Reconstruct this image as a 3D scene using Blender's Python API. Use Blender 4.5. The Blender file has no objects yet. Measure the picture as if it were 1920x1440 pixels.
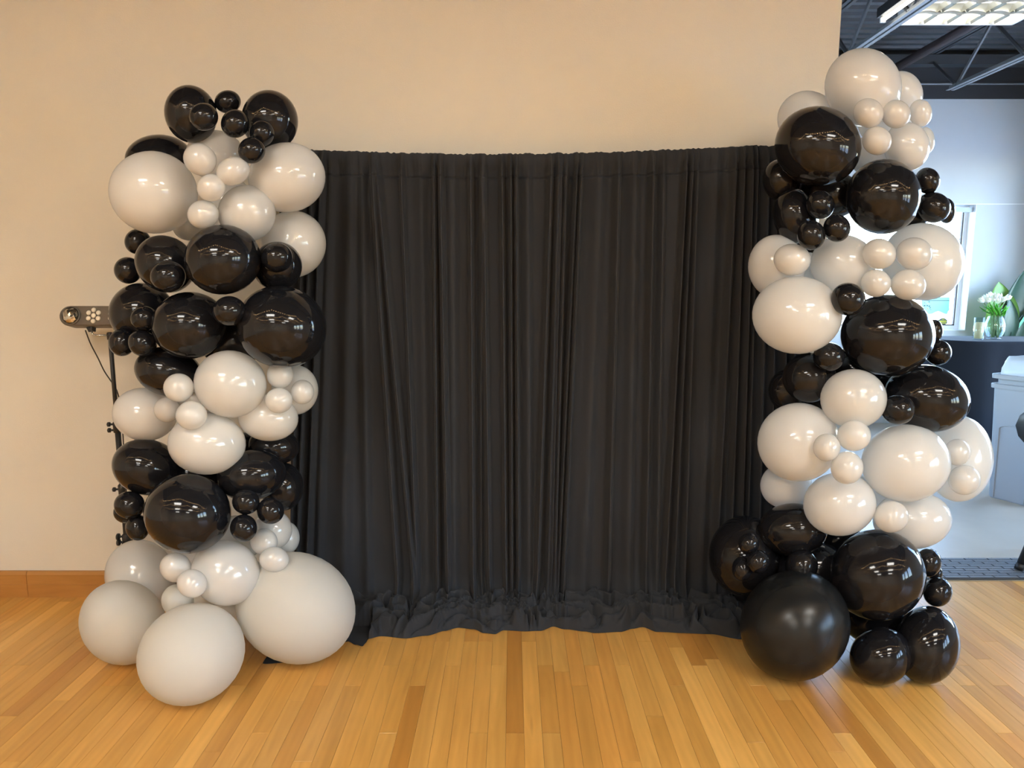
import bpy, bmesh, math, random
from mathutils import Vector, Matrix, Quaternion, noise

random.seed(7)
C = bpy.context.scene.collection
SC = bpy.context.scene

# ------------------------------------------------------------------ camera
F = 1300.0
PITCH = math.radians(8.1)
CAM = Vector((0.0, 0.0, 1.6))
cd = bpy.data.cameras.new('camera')
cd.sensor_width = 36.0
cd.lens = 36.0 * F / 1920.0
cd.clip_start = 0.05
cam = bpy.data.objects.new('camera', cd)
C.objects.link(cam)
cam.location = CAM
cam.rotation_euler = (math.pi / 2 - PITCH, 0, 0)
SC.camera = cam

# ------------------------------------------------------------------ view, sky, light levels
SC.view_settings.view_transform = 'Standard'
SC.view_settings.look = 'None'
SC.view_settings.exposure = 0.0
SC.view_settings.gamma = 1.0
SC.view_settings.use_curve_mapping = False
LAMP = 31.0                       # main room ceiling panels
LAMP_COL = (1.0, 0.975, 0.915)
LAMP2 = 9.0                      # other room fluorescent
LAMP2_COL = (1.0, 0.96, 0.86)
SKY = 4.6

w = bpy.data.worlds.new('sky')
SC.world = w
w.use_nodes = True
nt = w.node_tree
bg = nt.nodes['Background']
sk = nt.nodes.new('ShaderNodeTexSky')
sk.sky_type = 'NISHITA'
sk.sun_disc = False
sk.sun_elevation = math.radians(68)
sk.sun_rotation = math.radians(200)
sk.dust_density = 1.0
nt.links.new(sk.outputs[0], bg.inputs[0])
bg.inputs[1].default_value = SKY
try:
    SC.cycles.use_denoising = True
    SC.cycles.max_bounces = 10
    SC.cycles.diffuse_bounces = 5
    SC.cycles.glossy_bounces = 5
    SC.cycles.transparent_max_bounces = 12
    SC.cycles.caustics_reflective = False
    SC.cycles.caustics_refractive = False
    SC.cycles.sample_clamp_indirect = 6.0
except Exception:
    pass


def portal(name, loc, rot, sx, sy):
    l = bpy.data.lights.new(name, 'AREA')
    l.shape = 'RECTANGLE'
    l.size, l.size_y = sx, sy
    l.cycles.is_portal = True
    o = bpy.data.objects.new(name, l)
    C.objects.link(o)
    o.location = loc
    o.rotation_euler = rot
    return o


# ------------------------------------------------------------------ helpers
def at(px, py, Y):
    """World point seen at pixel (px, py) of the 1920x1440 frame on the vertical plane at depth Y."""
    cp, sp = math.cos(PITCH), math.sin(PITCH)
    a, b = (px - 960) / F, (720 - py) / F
    d = Vector((a, cp + b * sp, -sp + b * cp))
    return CAM + d * (Y / d.y)


def mesh_obj(name, verts, faces, m, parent=None, smooth=False, loc=None):
    me = bpy.data.meshes.new(name)
    me.from_pydata([tuple(v) for v in verts], [], faces)
    me.update()
    if smooth:
        me.polygons.foreach_set('use_smooth', [True] * len(me.polygons))
    me.materials.append(m)
    o = bpy.data.objects.new(name, me)
    C.objects.link(o)
    if loc is not None:
        o.location = loc
    if parent:
        o.parent = parent
    return o


def empty(name, loc=(0, 0, 0), rz=0.0):
    o = bpy.data.objects.new(name, None)
    o.empty_display_size = 0.05
    C.objects.link(o)
    o.location = loc
    o.rotation_euler = (0, 0, rz)
    return o


def tag(o, label=None, cat=None, group=None, kind=None):
    if label: o['label'] = label
    if cat: o['category'] = cat
    if group: o['group'] = group
    if kind: o['kind'] = kind
    return o


class MB:
    def __init__(s):
        s.v, s.f = [], []

    def add(s, verts, faces):
        k = len(s.v)
        s.v += [Vector(v) for v in verts]
        s.f += [tuple(i + k for i in f) for f in faces]
        return s

    def box(s, x0, x1, y0, y1, z0, z1):
        return s.add([(x0, y0, z0), (x1, y0, z0), (x1, y1, z0), (x0, y1, z0), (x0, y0, z1), (x1, y0, z1), (x1, y1, z1), (x0, y1, z1)],
                     [(0, 3, 2, 1), (4, 5, 6, 7), (0, 1, 5, 4), (1, 2, 6, 5), (2, 3, 7, 6), (3, 0, 4, 7)])

    def tube(s, pts, r, n=10, cap=True):
        pts = [Vector(p) for p in pts]
        k = len(pts)
        rs = r if isinstance(r, (list, tuple)) else [r] * k
        V = []
        prev = None
        for i, p in enumerate(pts):
            t = (pts[min(i + 1, k - 1)] - pts[max(i - 1, 0)])
            if t.length < 1e-9: t = Vector((0, 0, 1))
            t.normalize()
            if prev is None:
                u = t.cross(Vector((0, 0, 1)) if abs(t.z) < 0.9 else Vector((1, 0, 0))).normalized()
            else:
                u = (prev - t * prev.dot(t)).normalized()
            prev = u
            q = t.cross(u)
            for j in range(n):
                a = 2 * math.pi * j / n
                V.append(p + (u * math.cos(a) + q * math.sin(a)) * rs[i])
        Fc = []
        for i in range(k - 1):
            for j in range(n):
                j2 = (j + 1) % n
                Fc.append((i * n + j, i * n + j2, (i + 1) * n + j2, (i + 1) * n + j))
        if cap:
            Fc.append(tuple(range(n - 1, -1, -1)))
            Fc.append(tuple((k - 1) * n + j for j in range(n)))
        return s.add(V, Fc)

    def lathe(s, prof, n=24, c=(0, 0, 0), cap=True):
        V, Fc = [], []
        k = len(prof)
        for r, z in prof:
            for j in range(n):
                a = 2 * math.pi * j / n
                V.append((c[0] + r * math.cos(a), c[1] + r * math.sin(a), c[2] + z))
        for i in range(k - 1):
            for j in range(n):
                j2 = (j + 1) % n
                Fc.append((i * n + j, i * n + j2, (i + 1) * n + j2, (i + 1) * n + j))
        if cap:
            Fc.append(tuple(range(n - 1, -1, -1)))
            Fc.append(tuple((k - 1) * n + j for j in range(n)))
        return s.add(V, Fc)

    def prism(s, poly, z0, z1):
        n = len(poly)
        V = [(x, y, z0) for x, y in poly] + [(x, y, z1) for x, y in poly]
        Fc = [tuple(range(n - 1, -1, -1)), tuple(range(n, 2 * n))] + [(i, (i + 1) % n, n + (i + 1) % n, n + i) for i in range(n)]
        return s.add(V, Fc)

    def xf(s, M):
        s.v = [M @ v for v in s.v]
        return s

    def build(s, name, m, parent=None, smooth=False, loc=None):
        return mesh_obj(name, s.v, s.f, m, parent, smooth, loc)


# ------------------------------------------------------------------ materials
def mat(name, col=(0.8, 0.8, 0.8), rough=0.5, metal=0.0, spec=0.5, coat=0.0, emit=None, strength=0.0):
    m = bpy.data.materials.new(name)
    m.use_nodes = True
    b = m.node_tree.nodes['Principled BSDF']
    b.inputs['Base Color'].default_value = (*col, 1)
    b.inputs['Roughness'].default_value = rough
    b.inputs['Metallic'].default_value = metal
    b.inputs['Specular IOR Level'].default_value = spec
    b.inputs['Coat Weight'].default_value = coat
    b.inputs['Coat Roughness'].default_value = 0.10
    if emit:
        b.inputs['Emission Color'].default_value = (*emit, 1)
        b.inputs['Emission Strength'].default_value = strength
    return m


def N(m, t, **kw):
    n = m.node_tree.nodes.new(t)
    for k, v in kw.items():
        setattr(n, k, v)
    return n


def LK(m, a, b):
    m.node_tree.links.new(a, b)


def BS(m):
    return m.node_tree.nodes['Principled BSDF']


def mottle(m, c1, c2, scale=3.0, detail=5.0, bump=0.0, bscale=120.0, coord='Object'):
    tc = N(m, 'ShaderNodeTexCoord')
    nz = N(m, 'ShaderNodeTexNoise')
    nz.inputs['Scale'].default_value = scale
    nz.inputs['Detail'].default_value = detail
    LK(m, tc.outputs[coord], nz.inputs['Vector'])
    r = N(m, 'ShaderNodeValToRGB')
    r.color_ramp.elements[0].position = 0.3
    r.color_ramp.elements[1].position = 0.7
    r.color_ramp.elements[0].color = (*c1, 1)
    r.color_ramp.elements[1].color = (*c2, 1)
    LK(m, nz.outputs['Fac'], r.inputs[0])
    LK(m, r.outputs[0], BS(m).inputs['Base Color'])
    if bump:
        n2 = N(m, 'ShaderNodeTexNoise')
        n2.inputs['Scale'].default_value = bscale
        n2.inputs['Detail'].default_value = 3
        LK(m, tc.outputs[coord], n2.inputs['Vector'])
        bp = N(m, 'ShaderNodeBump')
        bp.inputs['Strength'].default_value = bump
        bp.inputs['Distance'].default_value = 0.002
        LK(m, n2.outputs['Fac'], bp.inputs['Height'])
        LK(m, bp.outputs[0], BS(m).inputs['Normal'])
    return m


M = {}
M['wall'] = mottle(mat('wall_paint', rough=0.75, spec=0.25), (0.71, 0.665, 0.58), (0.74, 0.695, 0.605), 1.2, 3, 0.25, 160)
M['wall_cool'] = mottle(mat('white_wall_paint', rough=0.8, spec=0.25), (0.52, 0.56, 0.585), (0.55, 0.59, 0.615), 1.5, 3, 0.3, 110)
M['black_paint'] = mat('black_ceiling_paint', (0.028, 0.030, 0.034), 0.55)
M['concrete'] = mottle(mat('polished_concrete', rough=0.33, spec=0.5), (0.45, 0.395, 0.31), (0.54, 0.475, 0.375), 2.2, 7, 0.1, 60)
M['white_frame'] = mat('white_window_frame', (0.80, 0.82, 0.83), 0.4)
M['gasket'] = mat('dark_gasket', (0.06, 0.05, 0.05), 0.5)
M['steel'] = mat('painted_joist_steel', (0.060, 0.065, 0.072), 0.42)
M['steel_light'] = mat('galvanised_conduit', (0.42, 0.44, 0.46), 0.4, 0.5)
M['pipe'] = mat('dark_red_pipe', (0.055, 0.036, 0.036), 0.45)
M['ground'] = mottle(mat('exterior_paving', rough=0.9), (0.55, 0.54, 0.52), (0.62, 0.61, 0.59), 0.8)


def wood(name, obj_color=False, base=(0.69, 0.375, 0.098), axis='y'):
    """Honey-coloured maple: grain stretched along the strip, tone from the object's own colour."""
    m = mat(name, rough=0.28, spec=0.45)
    geo = N(m, 'ShaderNodeNewGeometry')
    oi = N(m, 'ShaderNodeObjectInfo')
    comb = N(m, 'ShaderNodeVectorMath', operation='MULTIPLY')
    comb.inputs[1].default_value = (9.0, 0.9, 9.0) if axis == 'y' else (0.9, 9.0, 9.0)
    LK(m, geo.outputs['Position'], comb.inputs[0])
    off = N(m, 'ShaderNodeVectorMath', operation='MULTIPLY_ADD')
    rnd = N(m, 'ShaderNodeCombineXYZ')
    LK(m, oi.outputs['Random'], rnd.inputs[0])
    LK(m, oi.outputs['Random'], rnd.inputs[1])
    LK(m, rnd.outputs[0], off.inputs[0])
    off.inputs[1].default_value = (37.0, 91.0, 13.0)
    LK(m, comb.outputs[0], off.inputs[2])
    n1 = N(m, 'ShaderNodeTexNoise')
    n1.inputs['Scale'].default_value = 1.6
    n1.inputs['Detail'].default_value = 6
    n1.inputs['Distortion'].default_value = 1.2
    LK(m, off.outputs[0], n1.inputs['Vector'])
    wv = N(m, 'ShaderNodeTexWave')
    wv.inputs['Scale'].default_value = 1.1
    wv.inputs['Distortion'].default_value = 7.0
    wv.inputs['Detail'].default_value = 3
    wv.inputs['Detail Scale'].default_value = 0.7
    LK(m, off.outputs[0], wv.inputs['Vector'])
    r = N(m, 'ShaderNodeValToRGB')
    r.color_ramp.elements[0].position = 0.25
    r.color_ramp.elements[1].position = 0.75
    r.color_ramp.elements[0].color = (base[0] * 0.80, base[1] * 0.76, base[2] * 0.68, 1)
    r.color_ramp.elements[1].color = (base[0] * 1.06, base[1] * 1.06, base[2] * 1.06, 1)
    mixf = N(m, 'ShaderNodeMath', operation='MULTIPLY_ADD')
    mixf.inputs[1].default_value = 0.09
    mul = N(m, 'ShaderNodeMath', operation='MULTIPLY')
    mul.inputs[1].default_value = 0.92
    LK(m, n1.outputs['Fac'], mul.inputs[0])
    LK(m, wv.outputs['Fac'], mixf.inputs[0])
    LK(m, mul.outputs[0], mixf.inputs[2])
    LK(m, mixf.outputs[0], r.inputs[0])
    # knots: rare small dark flecks
    vo = N(m, 'ShaderNodeTexVoronoi')
    vo.inputs['Scale'].default_value = 0.8
    LK(m, off.outputs[0], vo.inputs['Vector'])
    kr = N(m, 'ShaderNodeValToRGB')
    kr.color_ramp.elements[0].position = 0.0
    kr.color_ramp.elements[0].color = (1, 1, 1, 1)
    kr.color_ramp.elements[1].position = 0.085
    kr.color_ramp.elements[1].color = (0, 0, 0, 1)
    LK(m, vo.outputs['Distance'], kr.inputs[0])
    mk = N(m, 'ShaderNodeMix', data_type='RGBA')
    LK(m, kr.outputs[0], mk.inputs['Factor'])
    LK(m, r.outputs[0], mk.inputs['A'])
    mk.inputs['B'].default_value = (0.16, 0.07, 0.025, 1)
    last = mk.outputs['Result']
    if obj_color:
        mc = N(m, 'ShaderNodeMix', data_type='RGBA', blend_type='MULTIPLY')
        mc.inputs['Factor'].default_value = 1.0
        LK(m, last, mc.inputs['A'])
        LK(m, oi.outputs['Color'], mc.inputs['B'])
        last = mc.outputs['Result']
    LK(m, last, BS(m).inputs['Base Color'])
    bp = N(m, 'ShaderNodeBump')
    bp.inputs['Strength'].default_value = 0.08
    bp.inputs['Distance'].default_value = 0.001
    LK(m, n1.outputs['Fac'], bp.inputs['Height'])
    LK(m, bp.outputs[0], BS(m).inputs['Normal'])
    return m


M['plank'] = wood('maple_strip', True)
M['subfloor'] = mat('floor_joint', (0.20, 0.095, 0.03), 0.6)
M['base'] = wood('oak_baseboard', False, (0.47, 0.225, 0.062), 'x')


def glass(name, tint=(0.96, 0.98, 0.98), ior=1.5, rough=0.0):
    m = bpy.data.materials.new(name)
    m.use_nodes = True
    nt = m.node_tree
    nt.nodes.clear()
    out = nt.nodes.new('ShaderNodeOutputMaterial')
    tr = nt.nodes.new('ShaderNodeBsdfTransparent')
    tr.inputs[0].default_value = (*tint, 1)
    gl = nt.nodes.new('ShaderNodeBsdfGlossy')
    gl.inputs['Roughness'].default_value = rough
    lw = nt.nodes.new('ShaderNodeLayerWeight')
    lw.inputs[0].default_value = 0.5
    pw = nt.nodes.new('ShaderNodeMath')
    pw.operation = 'POWER'
    pw.inputs[1].default_value = 4.0
    nt.links.new(lw.outputs['Facing'], pw.inputs[0])
    fr = nt.nodes.new('ShaderNodeMath')
    fr.operation = 'MULTIPLY_ADD'
    fr.inputs[1].default_value = 0.7
    fr.inputs[2].default_value = 0.04
    nt.links.new(pw.outputs[0], fr.inputs[0])
    mx = nt.nodes.new('ShaderNodeMixShader')
    nt.links.new(fr.outputs[0], mx.inputs[0])
    nt.links.new(tr.outputs[0], mx.inputs[1])
    nt.links.new(gl.outputs[0], mx.inputs[2])
    nt.links.new(mx.outputs[0], out.inputs[0])
    return m


def film(name, col, fac, rough=0.3, share=0.5):
    """Thin translucent plastic film."""
    m = bpy.data.materials.new(name)
    m.use_nodes = True
    nt = m.node_tree
    b = nt.nodes['Principled BSDF']
    b.inputs['Base Color'].default_value = (*col, 1)
    b.inputs['Roughness'].default_value = rough
    out = nt.nodes['Material Output']
    tr = nt.nodes.new('ShaderNodeBsdfTransparent')
    tl = nt.nodes.new('ShaderNodeBsdfTranslucent')
    tl.inputs[0].default_value = (*col, 1)
    m1 = nt.nodes.new('ShaderNodeMixShader')
    m1.inputs[0].default_value = share
    nt.links.new(b.outputs[0], m1.inputs[1])
    nt.links.new(tl.outputs[0], m1.inputs[2])
    m2 = nt.nodes.new('ShaderNodeMixShader')
    m2.inputs[0].default_value = fac
    nt.links.new(tr.outputs[0], m2.inputs[1])
    nt.links.new(m1.outputs[0], m2.inputs[2])
    nt.links.new(m2.outputs[0], out.inputs[0])
    return m


M['pane'] = glass('window_glass')
M['clear'] = glass('clear_glass', (0.93, 0.97, 0.98), 1.5)

M['balloon_black'] = mat('glossy_black_latex', (0.010, 0.010, 0.012), 0.085, spec=0.34)
M['balloon_black_dull'] = mat('stretched_black_latex', (0.011, 0.012, 0.013), 0.27, spec=0.32)
M['balloon_white'] = mat('white_latex', (0.90, 0.89, 0.87), 0.13, spec=0.8, coat=0.35)
M['balloon_pearl'] = mat('pearl_white_latex', (0.88, 0.87, 0.85), 0.20, spec=1.0, coat=0.6)
M['balloon_matte'] = mat('matte_white_latex', (0.80, 0.785, 0.735), 0.5, spec=0.3)


def latex(m, share):
    """Thin stretched skin: part of the light goes through into the hollow balloon."""
    nt = m.node_tree
    b = BS(m)
    out = nt.nodes['Material Output']
    tl = nt.nodes.new('ShaderNodeBsdfTranslucent')
    tl.inputs[0].default_value = b.inputs['Base Color'].default_value
    mx = nt.nodes.new('ShaderNodeMixShader')
    mx.inputs[0].default_value = share
    nt.links.new(b.outputs[0], mx.inputs[1])
    nt.links.new(tl.outputs[0], mx.inputs[2])
    nt.links.new(mx.outputs[0], out.inputs[0])


for k in ('balloon_white', 'balloon_pearl', 'balloon_matte'):
    latex(M[k], 0.38)


def fabric(name, col):
    m = mat(name, col, 0.85, spec=0.12)
    b = BS(m)
    b.inputs['Sheen Weight'].default_value = 0.10
    b.inputs['Sheen Roughness'].default_value = 0.45
    b.inputs['Sheen Tint'].default_value = (0.7, 0.7, 0.72, 1)
    tc = N(m, 'ShaderNodeTexCoord')
    nz = N(m, 'ShaderNodeTexNoise')
    nz.inputs['Scale'].default_value = 420
    nz.inputs['Detail'].default_value = 2
    LK(m, tc.outputs['Object'], nz.inputs['Vector'])
    bp = N(m, 'ShaderNodeBump')
    bp.inputs['Strength'].default_value = 0.25
    bp.inputs['Distance'].default_value = 0.001
    LK(m, nz.outputs['Fac'], bp.inputs['Height'])
    LK(m, bp.outputs[0], b.inputs['Normal'])
    return m


M['drape'] = fabric('black_stretch_fabric', (0.030, 0.033, 0.039))
M['tablecloth'] = fabric('black_tablecloth', (0.011, 0.014, 0.020))
M['black_metal'] = mat('black_powder_coat', (0.018, 0.018, 0.018), 0.45)
M['chrome'] = mat('chrome_knob', (0.55, 0.55, 0.53), 0.25, 1.0)

# ================================================================== THE SETTING
XL, XR = -5.0, 5.88          # side walls
YB, YD, YT, YF = -6.0, 3.42, 3.60, 8.0   # wall behind the viewer, drape wall front / back, far wall
XE = 1.524                   # free end of the drape wall
HZ = 4.30
DECK = 4.12


def struct(o):
    o['kind'] = 'structure'
    return o


# wooden floor: joint-coloured base with every strip in view built on it
floor = struct(mesh_obj('floor', *(lambda b: (b.v, b.f))(MB().box(XL, XR, YB, YT + 0.005, -0.10, -0.006)), M['subfloor']))
SW = 0.0655
rp = random.Random(11)


def in_view(x0, x1, y0, y1):
    for x in (x0, x1):
        for y in (y0, (y0 + y1) / 2, y1):
            f = y * math.cos(PITCH) + 1.6 * math.sin(PITCH)
            u = y * math.sin(PITCH) - 1.6 * math.cos(PITCH)
            if f > 0.1 and abs(x) / f * F < 985 and abs(u) / f * F < 745 and y > 1.9:
                return True
    return False


tones = [(1, 1, 1), (1.06, 1.04, 1.0), (0.90, 0.84, 0.76), (1.12, 1.13, 1.12), (0.98, 0.95, 0.88), (0.76, 0.66, 0.56), (1.02, 0.94, 0.86), (1.16, 1.20, 1.25)]
wts = [5, 4, 3, 3, 4, 1.3, 3, 1.5]
plank_mesh = {}


def plank_me(L):
    """One shared bevelled strip per length (5 cm steps)."""
    k = round(L / 0.05)
    if k not in plank_mesh:
        h = SW / 2 - 0.0003
        e = k * 0.05 / 2 - 0.0003
        b = 0.0006
        V = [(-h, -e, -0.006), (h, -e, -0.006), (h, e, -0.006), (-h, e, -0.006), (-h, -e, -b), (h, -e, -b), (h, e, -b), (-h, e, -b),
             (-h + b, -e + b, 0), (h - b, -e + b, 0), (h - b, e - b, 0), (-h + b, e - b, 0)]
        Fc = [(0, 3, 2, 1), (8, 9, 10, 11)]
        for i in range(4):
            j = (i + 1) % 4
            Fc += [(i, j, 4 + j, 4 + i), (4 + i, 4 + j, 8 + j, 8 + i)]
        me = bpy.data.meshes.new('plank')
        me.from_pydata(V, [], Fc)
        me.materials.append(M['plank'])
        plank_mesh[k] = me
    return plank_mesh[k], k * 0.05


rest = [MB(), MB(), MB()]
nplank = 0
x = XL
while x < XR - 0.01:
    y = YT - rp.uniform(0, 0.0) + 0.0
    y -= 0.0
    first = True
    while y > YB:
        L = rp.choice([0.45, 0.55, 0.65, 0.75, 0.85, 0.95, 1.05, 1.2])
        if first:
            L = rp.choice([0.25, 0.45, 0.65, 0.85, 1.0])
            first = False
        L = min(L, y - YB) if y - YB < 0.3 else L
        me, L = plank_me(max(L, 0.1))
        xc, yc = x + SW / 2, y - L / 2
        if in_view(x, x + SW, y - L, y):
            o = bpy.data.objects.new('plank', me)
            C.objects.link(o)
            o.location = (xc, yc, 0)
            o.parent = floor
            t = rp.choices(tones, wts)[0]
            j = rp.uniform(0.95, 1.05)
            o.color = (t[0] * j, t[1] * j, t[2] * j, 1)
            nplank += 1
        elif y - L > -2.2:
            rest[rp.randrange(3)].box(x + 0.0003, x + SW - 0.0003, y - L + 0.0003, y - 0.0003, -0.006, 0)
        y -= L
    x += SW
print('planks', nplank)
for k, (r_, t) in enumerate(zip(rest, [(1, 1, 1), (1.05, 1.03, 1.0), (0.93, 0.89, 0.83)])):
    o = r_.build('plank_field', M['plank'], floor)
    o['kind'] = 'stuff'
    o.color = (*t, 1)
MB().box(XL, XR, YB, -2.3, -0.006, -0.0005).build('plank_field', M['plank'], floor)['kind'] = 'stuff'

floor2 = struct(MB().box(0.2, XR, YT + 0.005, YF, -0.10, 0.0).build('concrete_floor', M['concrete']))
struct(MB().box(-30, 60, -30, 60, -0.5, -0.35).build('exterior_ground', M['ground']))

# the wall behind the curtain, ending at the opening
struct(MB().box(XL, XE, YD, YT, 0, HZ).build('wall_back', M['wall']))
bb = struct(MB().box(XL, XE, YD - 0.012, YD, 0, 0.128).build('baseboard_back', M['base']))
xj = at(56, 1095, YD).x
for x0, x1 in ((XL, xj - 0.0012), (xj + 0.0012, XE)):
    b = MB()
    prof = [(0, 0), (-0.020, 0), (-0.020, 0.066), (-0.0185, 0.068), (-0.020, 0.070), (-0.020, 0.122), (-0.012, 0.138), (0, 0.138)]
    b.add([(x0, YD + p, z) for p, z in prof] + [(x1, YD + p, z) for p, z in prof],
          [tuple(range(8)), tuple(range(15, 7, -1))] + [(i, i + 8, (i + 1) % 8 + 8, (i + 1) % 8) for i in range(8)])
    b.build('board', M['base'], bb)

struct(MB().box(XL - 0.2, XL, YB, YT, 0, HZ).build('wall_left', M['wall']))
struct(MB().box(XL, XR, YB - 0.2, YB, 0, HZ).build('wall_behind_viewer', M['wall']))


def holes_wall(name, axis, p0, p1, a0, a1, z0, z1, holes, m):
    """Wall slab with rectangular window openings (a = along the wall)."""
    b = MB()
    holes = sorted(holes)
    cuts = [a0]
    for h in holes: cuts += [h[0], h[1]]
    cuts.append(a1)

    def bx(u0, u1, v0, v1):
        if u1 - u0 < 1e-4 or v1 - v0 < 1e-4: return
        if axis == 'x': b.box(u0, u1, p0, p1, v0, v1)
        else: b.box(p0, p1, u0, u1, v0, v1)
    for i in range(0, len(cuts), 2): bx(cuts[i], cuts[i + 1], z0, z1)
    for h in holes:
        bx(h[0], h[1], z0, h[2])
        bx(h[0], h[1], h[3], z1)
    return struct(b.build(name, m))


WS = [(4.1, 5.5, 0.9, 2.6), (5.9, 7.3, 0.9, 2.6)]
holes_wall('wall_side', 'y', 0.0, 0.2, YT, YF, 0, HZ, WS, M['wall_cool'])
WF = (3.50, 5.225, 1.085, 2.505)     # far window: x0 x1 z0 z1
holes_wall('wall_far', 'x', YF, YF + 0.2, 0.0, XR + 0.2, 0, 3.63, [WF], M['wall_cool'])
struct(MB().box(0.0, XR + 0.2, YF, YF + 0.2, 3.63, HZ).build('wall_far_upper', M['black_paint']))
struct(MB().box(WF[1], XR, YF - 0.004, YF, 2.500, 2.509).build('trim_1', M['white_frame']))
WR = [(-3.6, -2.5, 0.9, 2.5), (-2.2, -1.1, 0.9, 2.5), (-0.8, 0.3, 0.9, 2.5), (3.85, 5.55, 0.35, 3.1), (5.75, 7.45, 0.35, 3.1)]
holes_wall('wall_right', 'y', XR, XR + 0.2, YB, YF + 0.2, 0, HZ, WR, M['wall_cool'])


def window(n, axis, p_in, a0, a1, z0, z1, muntins, flip=False):
    """Recessed white sash window: frame, gasket, pane, muntins."""
    p = p_in + 0.12
    w_ = 0.05

    def bx(b, u0, u1, q0, q1, v0, v1):
        if axis == 'x': b.box(u0, u1, q0, q1, v0, v1)
        else: b.box(q0, q1, u0, u1, v0, v1)
    f = MB()
    bx(f, a0, a0 + w_, p, p + 0.06, z0, z1); bx(f, a1 - w_, a1, p, p + 0.06, z0, z1)
    bx(f, a0 + w_, a1 - w_, p, p + 0.06, z0, z0 + w_); bx(f, a0 + w_, a1 - w_, p, p + 0.06, z1 - w_, z1)
    bx(f, a0 + w_, a1 - w_, p + 0.02, p + 0.05, (z0 + z1) / 2 - 0.001, (z0 + z1) / 2 + 0.001) if False else None
    fr = struct(f.build('window_%d' % n, M['white_frame']))
    g = MB()
    t = 0.012
    bx(g, a0 + w_, a0 + w_ + t, p + 0.012, p + 0.04, z0 + w_, z1 - w_); bx(g, a1 - w_ - t, a1 - w_, p + 0.012, p + 0.04, z0 + w_, z1 - w_)
    bx(g, a0 + w_ + t, a1 - w_ - t, p + 0.012, p + 0.04, z0 + w_, z0 + w_ + t); bx(g, a0 + w_ + t, a1 - w_ - t, p + 0.012, p + 0.04, z1 - w_ - t, z1 - w_)
    g.build('gasket', M['gasket'], fr)
    pn = MB()
    bx(pn, a0 + w_ + t, a1 - w_ - t, p + 0.024, p + 0.030, z0 + w_ + t, z1 - w_ - t)
    pn.build('pane', M['pane'], fr)
    for k in range(muntins):
        u = a0 + (a1 - a0) * (k + 1) / (muntins + 1)
        m_ = MB()
        bx(m_, u - 0.02, u + 0.02, p + 0.005, p + 0.05, z0 + w_, z1 - w_)
        m_.build('muntin', M['white_frame'], fr)
    # reveal lining of the opening
    r_ = MB()
    s = 0.006
    bx(r_, a0, a0 + s, p_in, p, z0, z1); bx(r_, a1 - s, a1, p_in, p, z0, z1)
    bx(r_, a0 + s, a1 - s, p_in, p, z0, z0 + s); bx(r_, a0 + s, a1 - s, p_in, p, z1 - s, z1)
    r_.build('reveal', M['white_frame'], fr)
    if axis == 'x': portal('daylight', ((a0 + a1) / 2, p_in + 0.19, (z0 + z1) / 2), (-math.pi / 2, 0, 0), a1 - a0, z1 - z0)
    elif flip: portal('daylight', (p_in + 0.01, (a0 + a1) / 2, (z0 + z1) / 2), (math.pi / 2, 0, -math.pi / 2), a1 - a0, z1 - z0)
    else: portal('daylight', (p_in + 0.19, (a0 + a1) / 2, (z0 + z1) / 2), (math.pi / 2, 0, math.pi / 2), a1 - a0, z1 - z0)
    return fr


w1 = window(1, 'x', YF, *WF, 0)
hb = MB().box(WF[0] + 0.03, WF[1] - 0.02, YF + 0.035, YF + 0.075, WF[3] - 0.085, WF[3] - 0.035)
hb.build('blind_headrail', mat('blind_headrail_grey', (0.35, 0.42, 0.46), 0.4), w1)
for i, h in enumerate(WS):
    window(i + 2, 'y', 0.0, *h, 1, True)
for i, h in enumerate(WR):
    window(i + 4, 'y', XR, *h, 1)

# ------------------------------------------------------------------ black open ceiling
ceil_o = struct(MB().box(XL - 0.2, XR + 0.2, YB - 0.2, YF + 0.2, HZ, HZ + 0.1).build('ceiling', M['black_paint']))
dk = MB()
prof = []
yy = YB
while yy < YF:
    prof += [(yy, DECK), (yy + 0.062, DECK), (yy + 0.080, DECK + 0.045), (yy + 0.135, DECK + 0.045)]
    yy += 0.1525
V = []
for p, z in prof: V += [(XL, p, z), (XR, p, z)]
dk.add(V, [(2 * i, 2 * i + 1, 2 * i + 3, 2 * i + 2) for i in range(len(prof) - 1)])
dk.build('metal_deck', M['steel'], ceil_o)['kind'] = 'structure'
JZ = 3.60
for k, jx in enumerate((-3.35, -1.77, -0.19, 1.39, 2.975, 4.545)):
    j = empty('joist', (jx, 0, 0))
    j.parent = ceil_o
    y1 = YF - 0.45
    y0 = YB
    for zz, ye, nm in ((JZ, y1, 'bottom_chord'), (DECK - 0.055, YF, 'top_chord')):
        b = MB()
        for s in (-1, 1):
            b.box(min(s * 0.010, s * 0.045), max(s * 0.010, s * 0.045), y0, ye, zz, zz + 0.006)
            b.box(min(s * 0.010, s * 0.015), max(s * 0.010, s * 0.015), y0, ye, zz + 0.006, zz + 0.045)
        b.build(nm, mat('joist_angle', (0.17, 0.18, 0.19), 0.42) if k == 0 and nm == 'bottom_chord' else (bpy.data.materials['joist_angle'] if nm == 'bottom_chord' else M['steel']), j)
    yq = y1 - 0.1
    up = True
    while yq > (2.5 if jx > 0 else -3.0):
        b = MB()
        z0, z1 = (JZ + 0.02, DECK - 0.04) if up else (DECK - 0.04, JZ + 0.02)
        b.tube([(0, yq, z0), (0, yq - 0.48, z1)], 0.018, 6)
        b.build('web', M['steel'], j)
        up = not up
        yq -= 0.48
    MB().tube([(0, y1 - 0.1, JZ + 0.02), (0, YF, DECK - 0.05)], 0.014, 6).build('web', M['steel'], j)
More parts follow.
